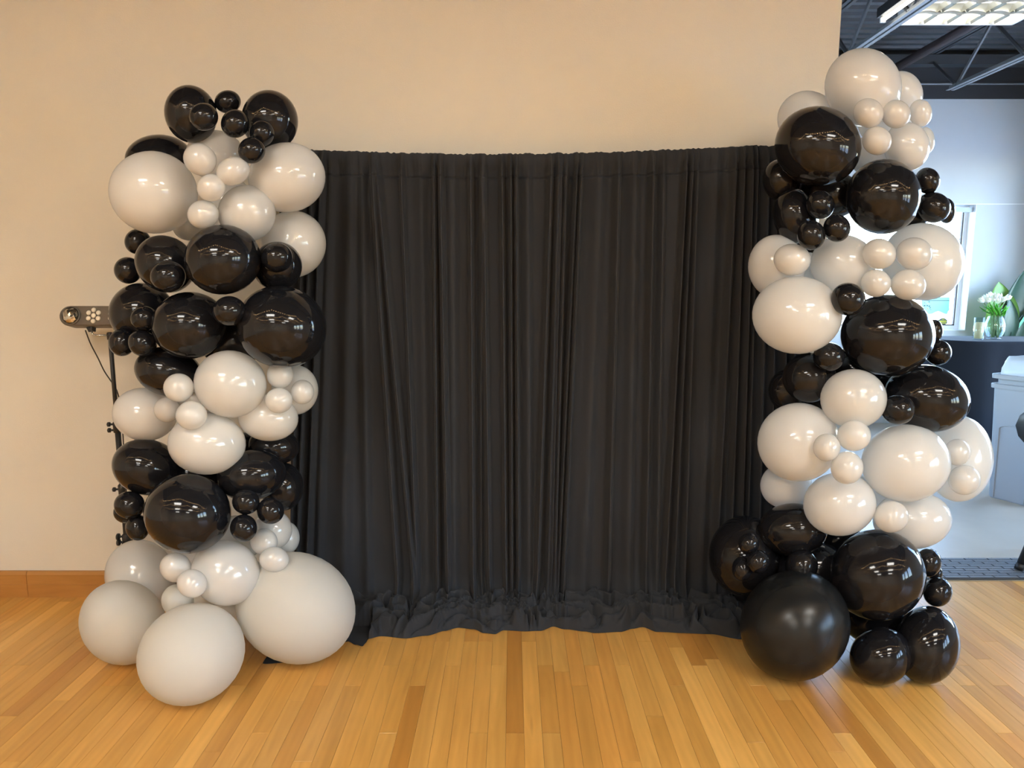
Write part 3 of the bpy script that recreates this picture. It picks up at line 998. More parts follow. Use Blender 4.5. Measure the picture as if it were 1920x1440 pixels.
# ================================================================== THE BALLOONS
BALL = [
('L','k',(-1.2480,2.8174,2.2584),(-0.0830,-0.0411,0.0183),(0.0283,-0.0114,0.1024),0.1005,'large black balloon atop the light-stand column, on the light bar side'),
('L','k',(-1.1186,2.8578,2.3147),(0.0135,0.0144,-0.0366),(-0.0442,-0.0120,-0.0211),0.0458,'small black balloon wedged highest between two large black ones atop light-stand column'),
('L','k',(-0.9534,2.8510,2.2421),(-0.0900,-0.0388,0.0385),(0.0477,-0.0074,0.1038),0.1098,'large black balloon atop the light-stand column, on the curtain side'),
('L','k',(-1.1148,2.6189,2.2033),(0.0217,0.0176,-0.0363),(-0.0404,-0.0104,-0.0293),0.0483,'small black balloon in front of the big black one above the light bar'),
('L','k',(-1.0178,2.6592,2.1882),(-0.0297,-0.0182,0.0308),(0.0363,0.0054,0.0382),0.0496,'small black balloon in middle of topmost cluster of light-stand column'),
('L','k',(-0.9344,2.6963,2.1620),(-0.0320,-0.0162,0.0243),(0.0290,0.0018,0.0394),0.0461,'small black balloon overlapping the curtain-side big black one atop light-stand column'),
('L','k',(-0.9522,2.6322,2.0887),(0.0240,0.0150,-0.0342),(-0.0384,-0.0082,-0.0306),0.0470,'lowest small black balloon of the topmost cluster, hanging over white balloons'),
('L','k',(-1.4425,2.9365,2.1113),(0.0151,0.0231,-0.0900),(-0.1126,-0.0498,-0.0317),0.1094,'black balloon half hidden behind the largest white one, upper light-stand column'),
('L','w',(-1.3789,2.7490,1.9529),(-0.0898,-0.0584,0.1041),(0.1057,0.0385,0.1128),0.1543,'largest white balloon in upper white band of light-stand column, facing the bare wall'),
('L','w',(-1.2064,2.9257,2.1240),(0.0148,0.0228,-0.0932),(-0.1027,-0.0378,-0.0255),0.1044,'white balloon just under the topmost black cluster of light-stand column'),
('L','w',(-1.1261,2.5923,2.0496),(0.0278,0.0197,-0.0438),(-0.0430,-0.0129,-0.0332),0.0557,'topmost of four small white balloons in upper white band of light-stand column'),
('L','w',(-1.0200,2.6203,2.0131),(0.0201,0.0144,-0.0415),(-0.0507,-0.0150,-0.0297),0.0542,'small white balloon nearest the curtain in upper white band of light-stand column'),
('L','w',(-1.0945,2.5987,1.9515),(-0.0297,-0.0167,0.0308),(0.0337,0.0091,0.0374),0.0485,'small white balloon between the others in upper white band, light-stand column'),
('L','w',(-1.1433,2.6305,1.8599),(0.0231,0.0142,-0.0424),(-0.0445,-0.0164,-0.0298),0.0531,'lowest small white balloon in upper white band, just over black ones'),
('L','w',(-0.8891,2.8300,2.0210),(0.0413,0.0309,-0.1207),(-0.1345,-0.0341,-0.0548),0.1399,'large white balloon overlapping top corner of the black curtain'),
('L','w',(-1.0225,2.7426,1.8747),(-0.0708,-0.0331,0.0667),(0.0695,0.0176,0.0826),0.1060,'pearly white balloon above the front black one, upper white band of light-stand column'),
('L','w',(-0.9237,2.9784,1.7709),(-0.1047,-0.0366,0.0726),(0.0761,0.0168,0.1182),0.1370,'white balloon against the curtain edge, lowest of upper white band'),
('L','w',(-1.3192,2.8981,1.8395),(0.0171,0.0121,-0.0524),(-0.0555,-0.0233,-0.0235),0.0604,'sliver of white balloon peeking above two black ones, light-stand column'),
('L','k',(-1.0895,2.6564,1.6951),(0.0573,0.0275,-0.1113),(-0.1121,-0.0435,-0.0685),0.1332,'large mirror-like black balloon in front of upper black band, light-stand column'),
('L','k',(-1.3653,2.7722,1.6828),(-0.0845,-0.0401,-0.0527),(-0.0488,-0.0270,0.0987),0.1103,'black balloon beside the front mirror-like one, flat top, light-stand column'),
('L','k',(-1.5383,2.9032,1.7778),(-0.0359,-0.0204,0.0227),(0.0237,0.0097,0.0463),0.0499,'upper small black balloon sticking out over bare wall under big white one'),
('L','k',(-1.5794,2.8895,1.6607),(-0.0435,-0.0240,0.0127),(0.0124,0.0056,0.0532),0.0530,'small black balloon sticking out furthest toward bare wall, above the light bar'),
('L','k',(-1.2920,2.6358,1.6336),(0.0278,0.0143,-0.0490),(-0.0475,-0.0228,-0.0336),0.0603,'small black balloon in front of the flat-topped black balloon, above the light bar level'),
('L','k',(-0.8965,2.6850,1.7046),(0.0255,0.0104,-0.0477),(-0.0487,-0.0151,-0.0294),0.0569,'small black balloon beside the front mirror-like one, on curtain side'),
('L','k',(-0.9376,2.8105,1.6757),(-0.0705,-0.0250,0.0555),(0.0564,0.0167,0.0791),0.0958,'black balloon half hidden behind a small one beside the curtain, upper black band'),
('L','k',(-1.5435,2.9067,1.4851),(-0.0880,-0.0439,0.0718),(0.0651,0.0387,0.1035),0.1250,'large black balloon covering the end of the light bar'),
('L','k',(-1.2717,2.7460,1.4432),(0.0325,0.0078,-0.1272),(-0.1225,-0.0587,-0.0349),0.1358,'large black balloon in centre of light-stand column at light bar height'),
('L','k',(-0.9047,2.7322,1.4375),(-0.0444,-0.0238,-0.1532),(-0.1549,-0.0482,0.0524),0.1658,'biggest black balloon of light-stand column, overlapping the curtain edge'),
('L','k',(-1.0598,2.6128,1.5049),(0.0134,0.0035,-0.0536),(-0.0533,-0.0222,-0.0148),0.0575,'small black balloon between the two largest black ones, light-stand column'),
('L','k',(-1.4413,2.7250,1.4717),(-0.0380,-0.0191,0.0213),(0.0191,0.0122,0.0450),0.0490,'small black balloon in front of the one covering the light bar'),
('L','k',(-1.5715,2.7909,1.3722),(-0.0421,-0.0231,0.0078),(0.0059,0.0078,0.0550),0.0522,'small black balloon touching the top of light stand pole'),
('L','k',(-1.4538,2.7232,1.3756),(-0.0413,-0.0236,-0.0186),(-0.0188,-0.0060,0.0493),0.0521,'small black balloon beside the one at the stand pole top'),
('L','k',(-1.4199,2.8476,1.2458),(-0.0261,-0.0248,-0.0944),(-0.1108,-0.0498,0.0437),0.1142,'black balloon at bottom of upper black band, over a small white one'),
('L','w',(-1.5515,2.8825,1.0600),(-0.0304,-0.0354,-0.1014),(-0.1029,-0.0466,0.0471),0.1169,'white balloon bulging over the light stand pole, middle white band'),
('L','w',(-1.2839,2.6424,1.2094),(-0.0484,-0.0233,0.0014),(-0.0019,0.0072,0.0550),0.0546,'small white balloon in front of the lowest black one of upper black band'),
('L','w',(-1.4109,2.7923,1.0969),(-0.0433,-0.0223,-0.0022),(-0.0059,0.0063,0.0516),0.0505,'small white balloon partly behind another small one in middle white band'),
('L','w',(-1.2252,2.6074,1.1074),(-0.0256,-0.0203,-0.0438),(-0.0434,-0.0143,0.0321),0.0553,'small white balloon nearest the viewer in middle white band, light-stand column'),
('L','w',(-1.1138,2.7182,1.2131),(-0.0730,-0.0442,-0.1004),(-0.1011,-0.0291,0.0863),0.1339,'large pearly white balloon in centre of middle white band, light-stand column'),
('L','w',(-0.9362,2.7755,1.2419),(-0.0484,-0.0159,0.0033),(0.0013,0.0076,0.0554),0.0534,'small white balloon tucked under the biggest black balloon, middle white band'),
('L','w',(-0.9255,2.7170,1.1470),(-0.0064,-0.0104,-0.0493),(-0.0491,-0.0151,0.0096),0.0515,'small white balloon, lowest of three beside the curtain, middle white band'),
('L','w',(-0.8624,2.8201,1.1654),(-0.0442,-0.0134,0.0011),(-0.0010,0.0074,0.0499),0.0483,'small white balloon nearest the curtain in middle white band, light-stand column'),
('L','w',(-0.9322,2.9458,1.1553),(-0.0918,-0.0286,0.0031),(-0.0013,0.0157,0.1065),0.1017,'white balloon behind three small ones next to the curtain, light-stand column'),
('L','w',(-1.0049,2.8130,1.0596),(-0.0129,-0.0225,-0.0929),(-0.1108,-0.0350,0.0239),0.1069,'white balloon under the three small ones beside the curtain'),
('L','w',(-1.2209,2.7170,0.9717),(-0.0102,-0.0320,-0.1185),(-0.1322,-0.0534,0.0258),0.1336,'large white balloon at bottom of middle white band, touching black one below'),
('L','k',(-1.5336,2.8393,0.8424),(-0.0425,-0.0484,-0.0954),(-0.1101,-0.0409,0.0698),0.1254,'large black balloon bulging past the light stand pole, lower black band'),
('L','k',(-1.0790,2.7957,0.8201),(0.0148,-0.0228,-0.1024),(-0.1260,-0.0506,-0.0070),0.1200,'large black balloon of lower black band on the curtain side, light-stand column'),
('L','k',(-1.0404,2.9521,0.9030),(-0.0027,-0.0195,-0.0785),(-0.1039,-0.0338,0.0119),0.0943,'black balloon between white ones and curtain, top of lower black band'),
('L','k',(-1.0104,2.9485,0.7268),(-0.0867,-0.0323,-0.0088),(-0.0193,0.0237,0.1024),0.0997,'dark black balloon set back against the curtain, lower black band'),
('L','k',(-1.2699,2.6210,0.7142),(-0.0774,-0.0736,-0.1068),(-0.1207,-0.0235,0.1036),0.1558,'largest black balloon of lower black band, front of light-stand column'),
('L','k',(-1.5670,2.7434,0.7084),(-0.0268,-0.0278,-0.0383),(-0.0431,-0.0120,0.0389),0.0568,'small black balloon uppermost beside the stand pole, lower black band'),
('L','k',(-1.6236,2.8064,0.6554),(-0.0218,-0.0224,-0.0290),(-0.0332,-0.0086,0.0317),0.0446,'small black balloon mostly hidden behind its twin at the stand pole'),
('L','k',(-1.5463,2.7517,0.6099),(-0.0375,-0.0229,-0.0050),(-0.0136,0.0110,0.0518),0.0491,'small black balloon just over the lowest white band, beside stand pole knobs'),
('L','k',(-1.0555,2.6571,0.7496),(-0.0242,-0.0214,-0.0370),(-0.0417,-0.0066,0.0311),0.0507,'uppermost of three small black balloons in lower black band, curtain side'),
('L','k',(-0.9683,2.6798,0.7048),(-0.0336,-0.0225,-0.0311),(-0.0368,-0.0000,0.0397),0.0526,'small black balloon nearest the curtain in lower black band, light-stand column'),
('L','k',(-1.0567,2.6243,0.6536),(-0.0403,-0.0230,-0.0186),(-0.0258,0.0068,0.0476),0.0523,'lowest of three small black balloons over the bottom white band'),
('L','w',(-1.0272,2.8638,0.5602),(-0.0658,-0.0322,-0.0237),(-0.0345,0.0150,0.0755),0.0806,'white balloon under two small black ones beside the curtain'),
('L','w',(-1.0016,2.9588,0.4885),(-0.0508,-0.0182,-0.0028),(-0.0111,0.0210,0.0658),0.0614,'white balloon furthest back beside the curtain, above the huge white one'),
('L','w',(-1.0267,2.7501,0.5485),(-0.0324,-0.0245,-0.0325),(-0.0398,0.0002,0.0395),0.0540,'upper of two small white balloons above the huge white one'),
('L','w',(-0.9709,2.7013,0.4921),(-0.0112,-0.0219,-0.0437),(-0.0539,-0.0114,0.0195),0.0541,'lower of two small white balloons, resting on the huge white one'),
('L','w',(-1.6974,3.0097,0.2899),(-0.1094,-0.0769,-0.0350),(-0.0663,0.0270,0.1480),0.1508,'pearly white balloon above the floor ones, on the baseboard side'),
('L','w',(-1.1610,2.6776,0.4458),(-0.0711,-0.0642,-0.0774),(-0.1013,-0.0028,0.0955),0.1310,'pearly white balloon under the largest lower black one, light-stand column'),
('L','w',(-1.3329,2.6169,0.4935),(-0.0331,-0.0299,-0.0307),(-0.0404,-0.0015,0.0451),0.0573,'uppermost of three small white balloons above the floor balloons'),
('L','w',(-1.2277,2.5262,0.4674),(-0.0285,-0.0278,-0.0312),(-0.0409,-0.0022,0.0395),0.0537,'middle one of three small white balloons above the floor balloons'),
('L','w',(-1.3508,2.6502,0.3393),(-0.0422,-0.0324,-0.0230),(-0.0363,0.0079,0.0555),0.0622,'lowest of three small white balloons, touching the front matte floor one'),
('L','w',(-1.6597,2.7869,0.1768),(-0.1040,-0.0943,-0.0634),(-0.1049,0.0144,0.1505),0.1683,'matte white balloon on floor nearest the baseboard'),
('L','w',(-1.2396,2.5142,0.1879),(-0.0214,-0.0988,-0.1572),(-0.1751,-0.0539,0.0578),0.1895,'huge matte white balloon on floor, nearest to the viewer'),
('L','w',(-0.9201,2.7983,0.2399),(-0.1056,-0.1111,-0.1572),(-0.2132,-0.0004,0.1435),0.2375,'huge matte white balloon on floor covering the curtain corner'),
('L','w',(-1.2316,2.9061,0.1577),(-0.0494,-0.0494,-0.0573),(-0.0772,0.0002,0.0664),0.0959,'shadowed white balloon deep between the three floor balloons, light-stand column'),
('R','w',(1.3516,2.8075,2.3540),(-0.0830,0.0596,-0.0733),(-0.0940,0.0137,0.1176),0.1379,'large white balloon on very top of the doorway column'),
('R','w',(1.5479,2.8918,2.3492),(-0.0553,0.0373,-0.0298),(-0.0432,0.0018,0.0824),0.0825,'white balloon behind the topmost one, against dark ceiling'),
('R','w',(1.2054,2.9545,2.2697),(-0.0534,0.0400,-0.0805),(-0.0939,0.0217,0.0731),0.1125,'white balloon blending into the wall behind the top black one'),
('R','w',(1.3182,2.6815,2.2310),(-0.0286,0.0214,-0.0311),(-0.0375,0.0089,0.0407),0.0515,'small white balloon under the topmost one, nearest the wall edge'),
('R','w',(1.4338,2.7054,2.2328),(-0.0282,0.0216,-0.0285),(-0.0347,0.0088,0.0411),0.0498,'small white balloon in middle of the row of three, doorway column top'),
('R','w',(1.5621,2.7709,2.2520),(-0.0302,0.0197,-0.0114),(-0.0186,-0.0008,0.0480),0.0441,'small white balloon at end of row of three, against the blue wall'),
('R','w',(1.3578,2.6828,2.1325),(-0.0297,0.0208,-0.0289),(-0.0340,0.0090,0.0414),0.0502,'lone small white balloon below the row of three, doorway column top'),
('R','w',(1.5392,2.8085,2.1352),(-0.0585,0.0382,-0.0324),(-0.0422,0.0070,0.0845),0.0854,'white balloon below the row of three small ones, against blue wall'),
('R','w',(1.6434,2.8656,2.1688),(-0.0273,0.0168,-0.0057),(-0.0126,-0.0030,0.0517),0.0416,'sliver of white balloon against the far blue wall, doorway column top'),
('R','w',(1.4869,2.9469,2.1216),(-0.0364,0.0306,-0.0689),(-0.0768,0.0292,0.0536),0.0906,'white balloon showing between two large black ones, doorway column top'),
('R','k',(1.1673,2.7536,2.1240),(-0.0691,0.0505,-0.1112),(-0.1257,0.0354,0.0942),0.1503,'large black balloon overlapping the upper corner of the curtain'),
('R','k',(1.1124,2.9545,2.0294),(-0.0634,0.0273,-0.0233),(-0.0299,-0.0005,0.0809),0.0793,'black balloon peeking out behind the upper large black one at curtain'),
('R','k',(1.4363,2.7611,1.9387),(-0.1002,0.0590,-0.0564),(-0.0627,0.0168,0.1291),0.1367,'large black balloon, lower of two largest in upper black band, doorway column'),
('R','k',(1.6449,2.8313,2.0096),(-0.0330,0.0215,-0.0158),(-0.0200,0.0046,0.0483),0.0472,'upper small black balloon against the far blue wall, doorway column'),
('R','k',(1.6739,2.8264,1.9062),(-0.0315,0.0230,-0.0404),(-0.0418,0.0200,0.0439),0.0599,'small black balloon beside the far window top'),
('R','k',(1.7570,2.8771,1.8991),(-0.0273,0.0172,-0.0054),(-0.0096,0.0006,0.0501),0.0409,'small black balloon half hidden by its twin at the far window top'),
('R','k',(1.1527,2.8915,1.8791),(-0.0726,0.0318,-0.0299),(-0.0412,0.0061,0.1066),0.0985,'black balloon against curtain, lower part of upper black band, doorway column'),
('R','k',(1.1933,2.7554,1.9085),(-0.0381,0.0193,-0.0251),(-0.0280,0.0068,0.0477),0.0526,'topmost of three small black balloons above the upper white band'),
('R','k',(1.1279,2.6672,1.7870),(-0.0419,0.0189,-0.0175),(-0.0197,0.0047,0.0522),0.0525,'lowest of three small black balloons, over a white one'),
('R','k',(1.2215,2.6644,1.8124),(-0.0370,0.0186,-0.0206),(-0.0225,0.0066,0.0466),0.0491,'small black balloon beside the large one, above the upper white band'),
('R','k',(1.6523,2.9250,1.8762),(-0.0127,0.0112,-0.0429),(-0.0453,0.0237,0.0196),0.0502,'black balloon hidden under a small one beside the far window'),
('R','w',(1.0964,2.9155,1.6762),(-0.1017,0.0388,-0.0221),(-0.0257,0.0063,0.1289),0.1209,'white balloon furthest over the curtain in upper white band, doorway column'),
('R','w',(1.0898,2.7406,1.6985),(-0.0152,0.0081,-0.0582),(-0.0610,0.0236,0.0192),0.0643,'small white balloon nearest the curtain in upper white band, doorway column'),
('R','w',(1.3281,2.8271,1.6824),(-0.0632,0.0323,-0.0903),(-0.0889,0.0395,0.0764),0.1192,'white balloon behind a small black one in upper white band'),
('R','w',(1.3976,2.6849,1.7186),(-0.0347,0.0198,-0.0383),(-0.0378,0.0178,0.0435),0.0578,'small white balloon, upper inner one of four before the large white one'),
('R','w',(1.5417,2.7025,1.7193),(-0.0360,0.0224,-0.0416),(-0.0406,0.0211,0.0465),0.0622,'small white balloon, upper outer one of four before the large white one'),
('R','w',(1.4018,2.7006,1.6080),(-0.0315,0.0164,-0.0368),(-0.0350,0.0180,0.0380),0.0529,'small white balloon, lower inner one of four, beside a black one'),
('R','w',(1.5224,2.6914,1.6019),(-0.0267,0.0151,-0.0487),(-0.0457,0.0258,0.0330),0.0597,'small white balloon, lower outer one of four, over the big black balloon'),
('R','w',(1.6670,2.8600,1.6938),(-0.1061,0.0643,-0.0730),(-0.0720,0.0375,0.1377),0.1517,'large white balloon in front of the far window'),
('R','k',(1.2641,2.6280,1.5482),(-0.0461,0.0216,-0.0295),(-0.0279,0.0145,0.0542),0.0607,'lone small black balloon between white balloons, upper white band, doorway column'),
('R','w',(1.1302,2.7673,1.4821),(-0.0285,0.0052,-0.1505),(-0.1517,0.0633,0.0309),0.1601,'large white balloon in front of the curtain at mid height, doorway column'),
('R','k',(1.4945,2.7645,1.4018),(-0.0554,0.0191,-0.1510),(-0.1374,0.0786,0.0604),0.1657,'large black balloon in centre of doorway column at table height'),
('R','k',(1.7211,2.8276,1.4171),(-0.0269,0.0161,-0.0035),(-0.0030,0.0047,0.0452),0.0379,'sliver of small black balloon under the far window sill'),
('R','k',(1.7341,2.8118,1.3292),(-0.0404,0.0240,-0.0099),(-0.0070,0.0092,0.0508),0.0500,'small black balloon in front of the dark tablecloth'),
('R','k',(1.2532,2.7311,1.3200),(-0.0235,0.0055,-0.0513),(-0.0468,0.0240,0.0240),0.0573,'small black balloon under the large mid-height white one, doorway column'),
('R','k',(1.2397,2.8650,1.2192),(-0.0101,-0.0094,-0.1035),(-0.0971,0.0427,0.0056),0.1053,'black balloon against the curtain in middle black band, doorway column'),
('R','k',(1.2113,3.0067,1.1437),(-0.0767,0.0304,-0.0033),(0.0013,0.0135,0.0925),0.0879,'dark black balloon set back on the curtain, middle black band'),
('R','w',(1.3568,2.7228,1.1525),(0.0397,-0.0371,-0.1053),(-0.1000,0.0412,-0.0523),0.1193,'pearly white balloon rising between black ones, doorway column'),
('R','k',(1.6983,2.8090,1.1408),(-0.0393,0.0023,-0.1311),(-0.1269,0.0832,0.0395),0.1465,'large black balloon next to the grey bin rim'),
('R','k',(1.5193,2.6873,1.1158),(0.0132,-0.0173,-0.0544),(-0.0512,0.0253,-0.0205),0.0596,'small black balloon in front of the one next to the grey bin'),
('R','w',(1.1867,2.8146,0.9561),(-0.1287,0.0683,0.0614),(0.0722,0.0034,0.1476),0.1612,'large white balloon overlapping the curtain in lower white band'),
('R','w',(1.2199,2.6269,0.9776),(-0.0434,0.0215,0.0058),(0.0106,0.0074,0.0522),0.0512,'small white balloon, curtain-side one of three in lower white band'),
('R','w',(1.3216,2.6260,1.0243),(-0.0405,0.0274,0.0320),(0.0345,-0.0066,0.0492),0.0594,'small white balloon, uppermost of three in lower white band, doorway column'),
('R','w',(1.2952,2.6093,0.9016),(-0.0497,0.0270,0.0087),(0.0155,0.0087,0.0614),0.0605,'small white balloon, lowest of three in lower white band, doorway column'),
('R','w',(1.6032,2.7550,0.8830),(0.0751,-0.0733,-0.1136),(-0.1187,0.0417,-0.1053),0.1593,'large white balloon in front centre of lower white band, doorway column'),
('R','w',(1.9394,2.9391,0.8542),(-0.1076,0.0701,-0.0033),(0.0172,0.0351,0.1830),0.1550,'large white balloon in front of the grey bin'),
('R','w',(1.8376,2.7931,0.9180),(-0.0382,0.0257,0.0023),(0.0083,0.0077,0.0538),0.0504,'upper small white balloon in front of the grey bin'),
('R','w',(1.8595,2.7672,0.8075),(-0.0421,0.0331,0.0166),(0.0232,0.0008,0.0574),0.0589,'lower small white balloon in front of the grey bin'),
('R','w',(1.2318,3.0222,0.7099),(0.0378,-0.0410,-0.0868),(-0.0947,0.0232,-0.0522),0.1068,'bluish white balloon against the curtain, lowest on that side of doorway column'),
('R','w',(1.3511,2.7655,0.7062),(0.0484,-0.0572,-0.1037),(-0.1154,0.0331,-0.0721),0.1339,'white balloon at bottom of lower white band, over the black band'),
('R','w',(1.5167,2.6713,0.6833),(-0.0390,0.0328,0.0310),(0.0386,-0.0039,0.0526),0.0624,'small white balloon lowest of all whites in doorway column'),
('R','w',(1.6991,2.8377,0.6123),(0.0203,-0.0499,-0.1085),(-0.1276,0.0587,-0.0509),0.1345,'white balloon in front of the concrete floor, bottom of lower white band'),
('R','k',(1.2248,2.9051,0.5454),(0.0127,-0.0431,-0.1039),(-0.1342,0.0440,-0.0347),0.1283,'black balloon directly under whites, bottom black band, against the curtain'),
('R','k',(1.0560,3.0110,0.3840),(-0.1408,0.0595,0.0250),(0.0504,0.0495,0.1663),0.1673,'very dark black balloon set back on the curtain, bottom black band'),
('R','k',(0.9900,2.7760,0.5315),(-0.0316,0.0185,0.0189),(0.0249,0.0052,0.0366),0.0429,'tiny black balloon, uppermost of three over the curtain'),
('R','k',(0.9669,2.7717,0.4234),(-0.0385,0.0159,0.0059),(0.0132,0.0150,0.0462),0.0460,'tiny black balloon, outermost of three over the curtain'),
('R','k',(1.0139,2.7278,0.4720),(-0.0329,0.0209,0.0210),(0.0283,0.0055,0.0388),0.0463,'tiny black balloon, lowest inner one of three over the curtain'),
('R','k',(1.2305,2.8083,0.4198),(-0.0541,0.0301,0.0152),(0.0276,0.0159,0.0666),0.0686,'small black balloon resting on the huge black floor balloon'),
('R','k',(1.1587,2.6815,0.2203),(-0.1399,0.1093,0.0950),(0.1426,0.0291,0.1763),0.2146,'huge dull black balloon on floor beside the curtain hem'),
('R','k',(1.5058,2.7235,0.4174),(-0.1180,0.0993,0.0785),(0.1093,0.0070,0.1554),0.1814,'largest shiny black balloon in bottom black band, above the floor ones'),
('R','k',(1.7494,2.7811,0.4453),(-0.0390,0.0284,0.0093),(0.0207,0.0101,0.0557),0.0544,'small black balloon next to the rubber mat edge'),
('R','k',(1.8049,2.8120,0.3847),(-0.0213,0.0155,0.0042),(0.0109,0.0065,0.0313),0.0300,'tiny sliver of black balloon between two small ones before the mat'),
('R','k',(1.7660,2.7271,0.3401),(-0.0380,0.0312,0.0143),(0.0272,0.0078,0.0551),0.0563,'small black balloon above the outer floor balloon, below mat edge'),
('R','k',(1.6884,2.6458,0.1518),(-0.0917,0.0672,0.0159),(0.0549,0.0417,0.1402),0.1339,'large black balloon on floor nearest the opening'),
('R','k',(1.4912,2.6244,0.1147),(-0.0558,0.0644,0.0578),(0.0875,-0.0012,0.0858),0.1123,'medium black balloon on floor between two larger black ones'),
('R','k',(1.6011,2.8905,0.1657),(0.0551,-0.0724,-0.0845),(-0.1132,0.0183,-0.0895),0.1344,'shadowed black balloon deep between the floor balloons, doorway column'),
('R','k',(1.3261,2.9628,0.3428),(0.0178,-0.0563,-0.1140),(-0.1527,0.0481,-0.0476),0.1464,'shadowed black balloon behind the small one on the huge floor balloon'),
('L','w',(-1.1818,2.9645,1.9228),(-0.0885,-0.0374,0.0194),(0.0279,-0.0023,0.1231),0.1112,'shadowed white balloon behind the small ones of the upper white band, light-stand column'),
('L','k',(-1.1899,2.9455,1.3640),(0.0073,-0.0061,-0.1127),(-0.1207,-0.0492,-0.0051),0.1215,'shadowed black balloon behind the two largest black ones, light-stand column'),
('L','w',(-1.3565,2.9607,1.1041),(-0.0873,-0.0460,-0.0356),(-0.0395,-0.0016,0.0987),0.1056,'shadowed white balloon behind the small ones of the middle white band, light-stand column'),
('L','k',(-1.4160,2.9937,0.7720),(-0.0196,-0.0367,-0.0991),(-0.1082,-0.0410,0.0366),0.1142,'shadowed black balloon between the two wide ones of the lower black band'),
('L','k',(-1.1964,2.9896,0.8652),(-0.0182,-0.0287,-0.0870),(-0.0924,-0.0298,0.0291),0.0973,'shadowed black balloon under the middle white band, towards the curtain'),
('L','w',(-1.1950,2.8999,0.5108),(-0.0164,-0.0386,-0.0848),(-0.1042,-0.0302,0.0339),0.1037,'shadowed white balloon behind the lower three small black ones, light-stand column'),
('L','w',(-1.5675,3.1648,0.3103),(-0.0539,-0.0532,-0.0650),(-0.0811,-0.0096,0.0751),0.1052,'shadowed white balloon under the largest lower black one, light-stand column'),
('L','w',(-1.3768,2.9641,0.2105),(-0.0645,-0.0480,-0.0385),(-0.0577,0.0117,0.0822),0.0949,'shadowed white balloon behind the three small ones above the floor balloons'),
('R','w',(1.5618,3.0068,2.2478),(-0.0252,0.0294,-0.0754),(-0.0891,0.0368,0.0441),0.0948,'shadowed white balloon behind the row of three small ones, doorway column top'),
('R','k',(1.3178,2.9587,1.9720),(-0.0150,0.0183,-0.0921),(-0.1104,0.0458,0.0271),0.1079,'shadowed black balloon between the two largest of the upper black band, doorway column'),
('R','w',(1.2619,2.9933,1.6448),(-0.0742,0.0318,-0.0322),(-0.0331,0.0126,0.0887),0.0911,'shadowed white balloon above the large mid-height white one, doorway column'),
('R','k',(1.4538,2.9337,1.2421),(-0.0063,-0.0090,-0.0993),(-0.0949,0.0472,0.0017),0.1029,'shadowed black balloon under the big table-height black one, doorway column'),
('R','k',(1.3748,2.9907,1.1037),(0.0020,-0.0146,-0.0826),(-0.0889,0.0393,-0.0092),0.0905,'shadowed black balloon beside the rising pearly white one, doorway column'),
('R','k',(1.6494,3.0116,1.1359),(-0.0761,0.0409,-0.0050),(0.0015,0.0156,0.1066),0.0966,'shadowed black balloon behind the small one next to the bin-side black one'),
('R','k',(1.4852,3.0358,0.4546),(0.0125,-0.0349,-0.0764),(-0.0961,0.0350,-0.0317),0.0954,'shadowed black balloon under the lowest whites of the doorway column'),
('R','w',(1.6273,3.0123,0.6757),(0.0426,-0.0442,-0.0691),(-0.0760,0.0223,-0.0611),0.0962,'shadowed white balloon behind the lowest small white one, doorway column'),

]
CORE = {'L': (-1.24, 2.86), 'R': (1.50, 2.90)}
NS, NR = 36, 22


def balloon(col, colour, c, a1, a2, rd, label):
    c, a1, a2 = Vector(c), Vector(a1), Vector(a2)
    d = (c - CAM).normalized()
    n1, n2 = a1.normalized(), a2.normalized()
    r1, r2 = a1.length, a2.length

    def A(v):
        return n1 * (v.dot(n1) * r1) + n2 * (v.dot(n2) * r2) + d * (v.dot(d) * rd)
    core = Vector((CORE[col][0], CORE[col][1] + 0.10, c.z)) - c
    ax = (core.normalized() + d * 0.9).normalized()        # the neck points in to the column's core
    u = ax.orthogonal().normalized()
    v_ = ax.cross(u)
    V, Fc = [], []
    for i in range(NR + 1):
        th = math.pi * i / NR
        k = 1 + 0.13 * math.exp(-(th / 0.42) ** 2)
        cz, sr = math.cos(th) * k, math.sin(th) * k
        if i in (0, NR):
            V.append(A(ax * cz))
            continue
        for j in range(NS):
            a = 2 * math.pi * j / NS
            V.append(A(ax * cz + (u * math.cos(a) + v_ * math.sin(a)) * sr))
    for j in range(NS):
        j2 = (j + 1) % NS
        Fc.append((0, 1 + j, 1 + j2))
        for i in range(NR - 2):
            a, b_ = 1 + i * NS, 1 + (i + 1) * NS
            Fc.append((a + j, b_ + j, b_ + j2, a + j2))
        Fc.append((1 + (NR - 2) * NS + j, len(V) - 1, 1 + (NR - 2) * NS + j2))
    big = rd > 0.155
    if colour == 'k':
        m = M['balloon_black_dull'] if 'dull' in label else M['balloon_black']
    elif 'matte' in label: m = M['balloon_matte']
    elif 'pearly' in label or rd < 0.075: m = M['balloon_pearl']
    else: m = M['balloon_white']
    o = mesh_obj('balloon', V, Fc, m, None, True, c)
    grp = ('black' if colour == 'k' else 'white') + (' balloons of the light-stand column' if col == 'L' else ' balloons of the doorway column')
    tag(o, label, 'balloon', grp)
    # tied neck
    tip = A(ax * 1.115)
    t = ax
    kb = MB().tube([tip - t * 0.004, tip + t * 0.006, tip + t * 0.010, tip + t * 0.016, tip + t * 0.024], [0.004, 0.0055, 0.0035, 0.004, 0.008], 8)
    kb.build('knot', m, o, True)
    return o


for row in BALL:
    balloon(*row)
# ================================================================== BEYOND THE OPENING
def at_floor(px, py, z=0.0):
    cp, sp = math.cos(PITCH), math.sin(PITCH)
    a, b_ = (px - 960) / F, (720 - py) / F
    d = Vector((a, cp + b_ * sp, -sp + b_ * cp))
    return CAM + d * ((z - 1.6) / d.z)


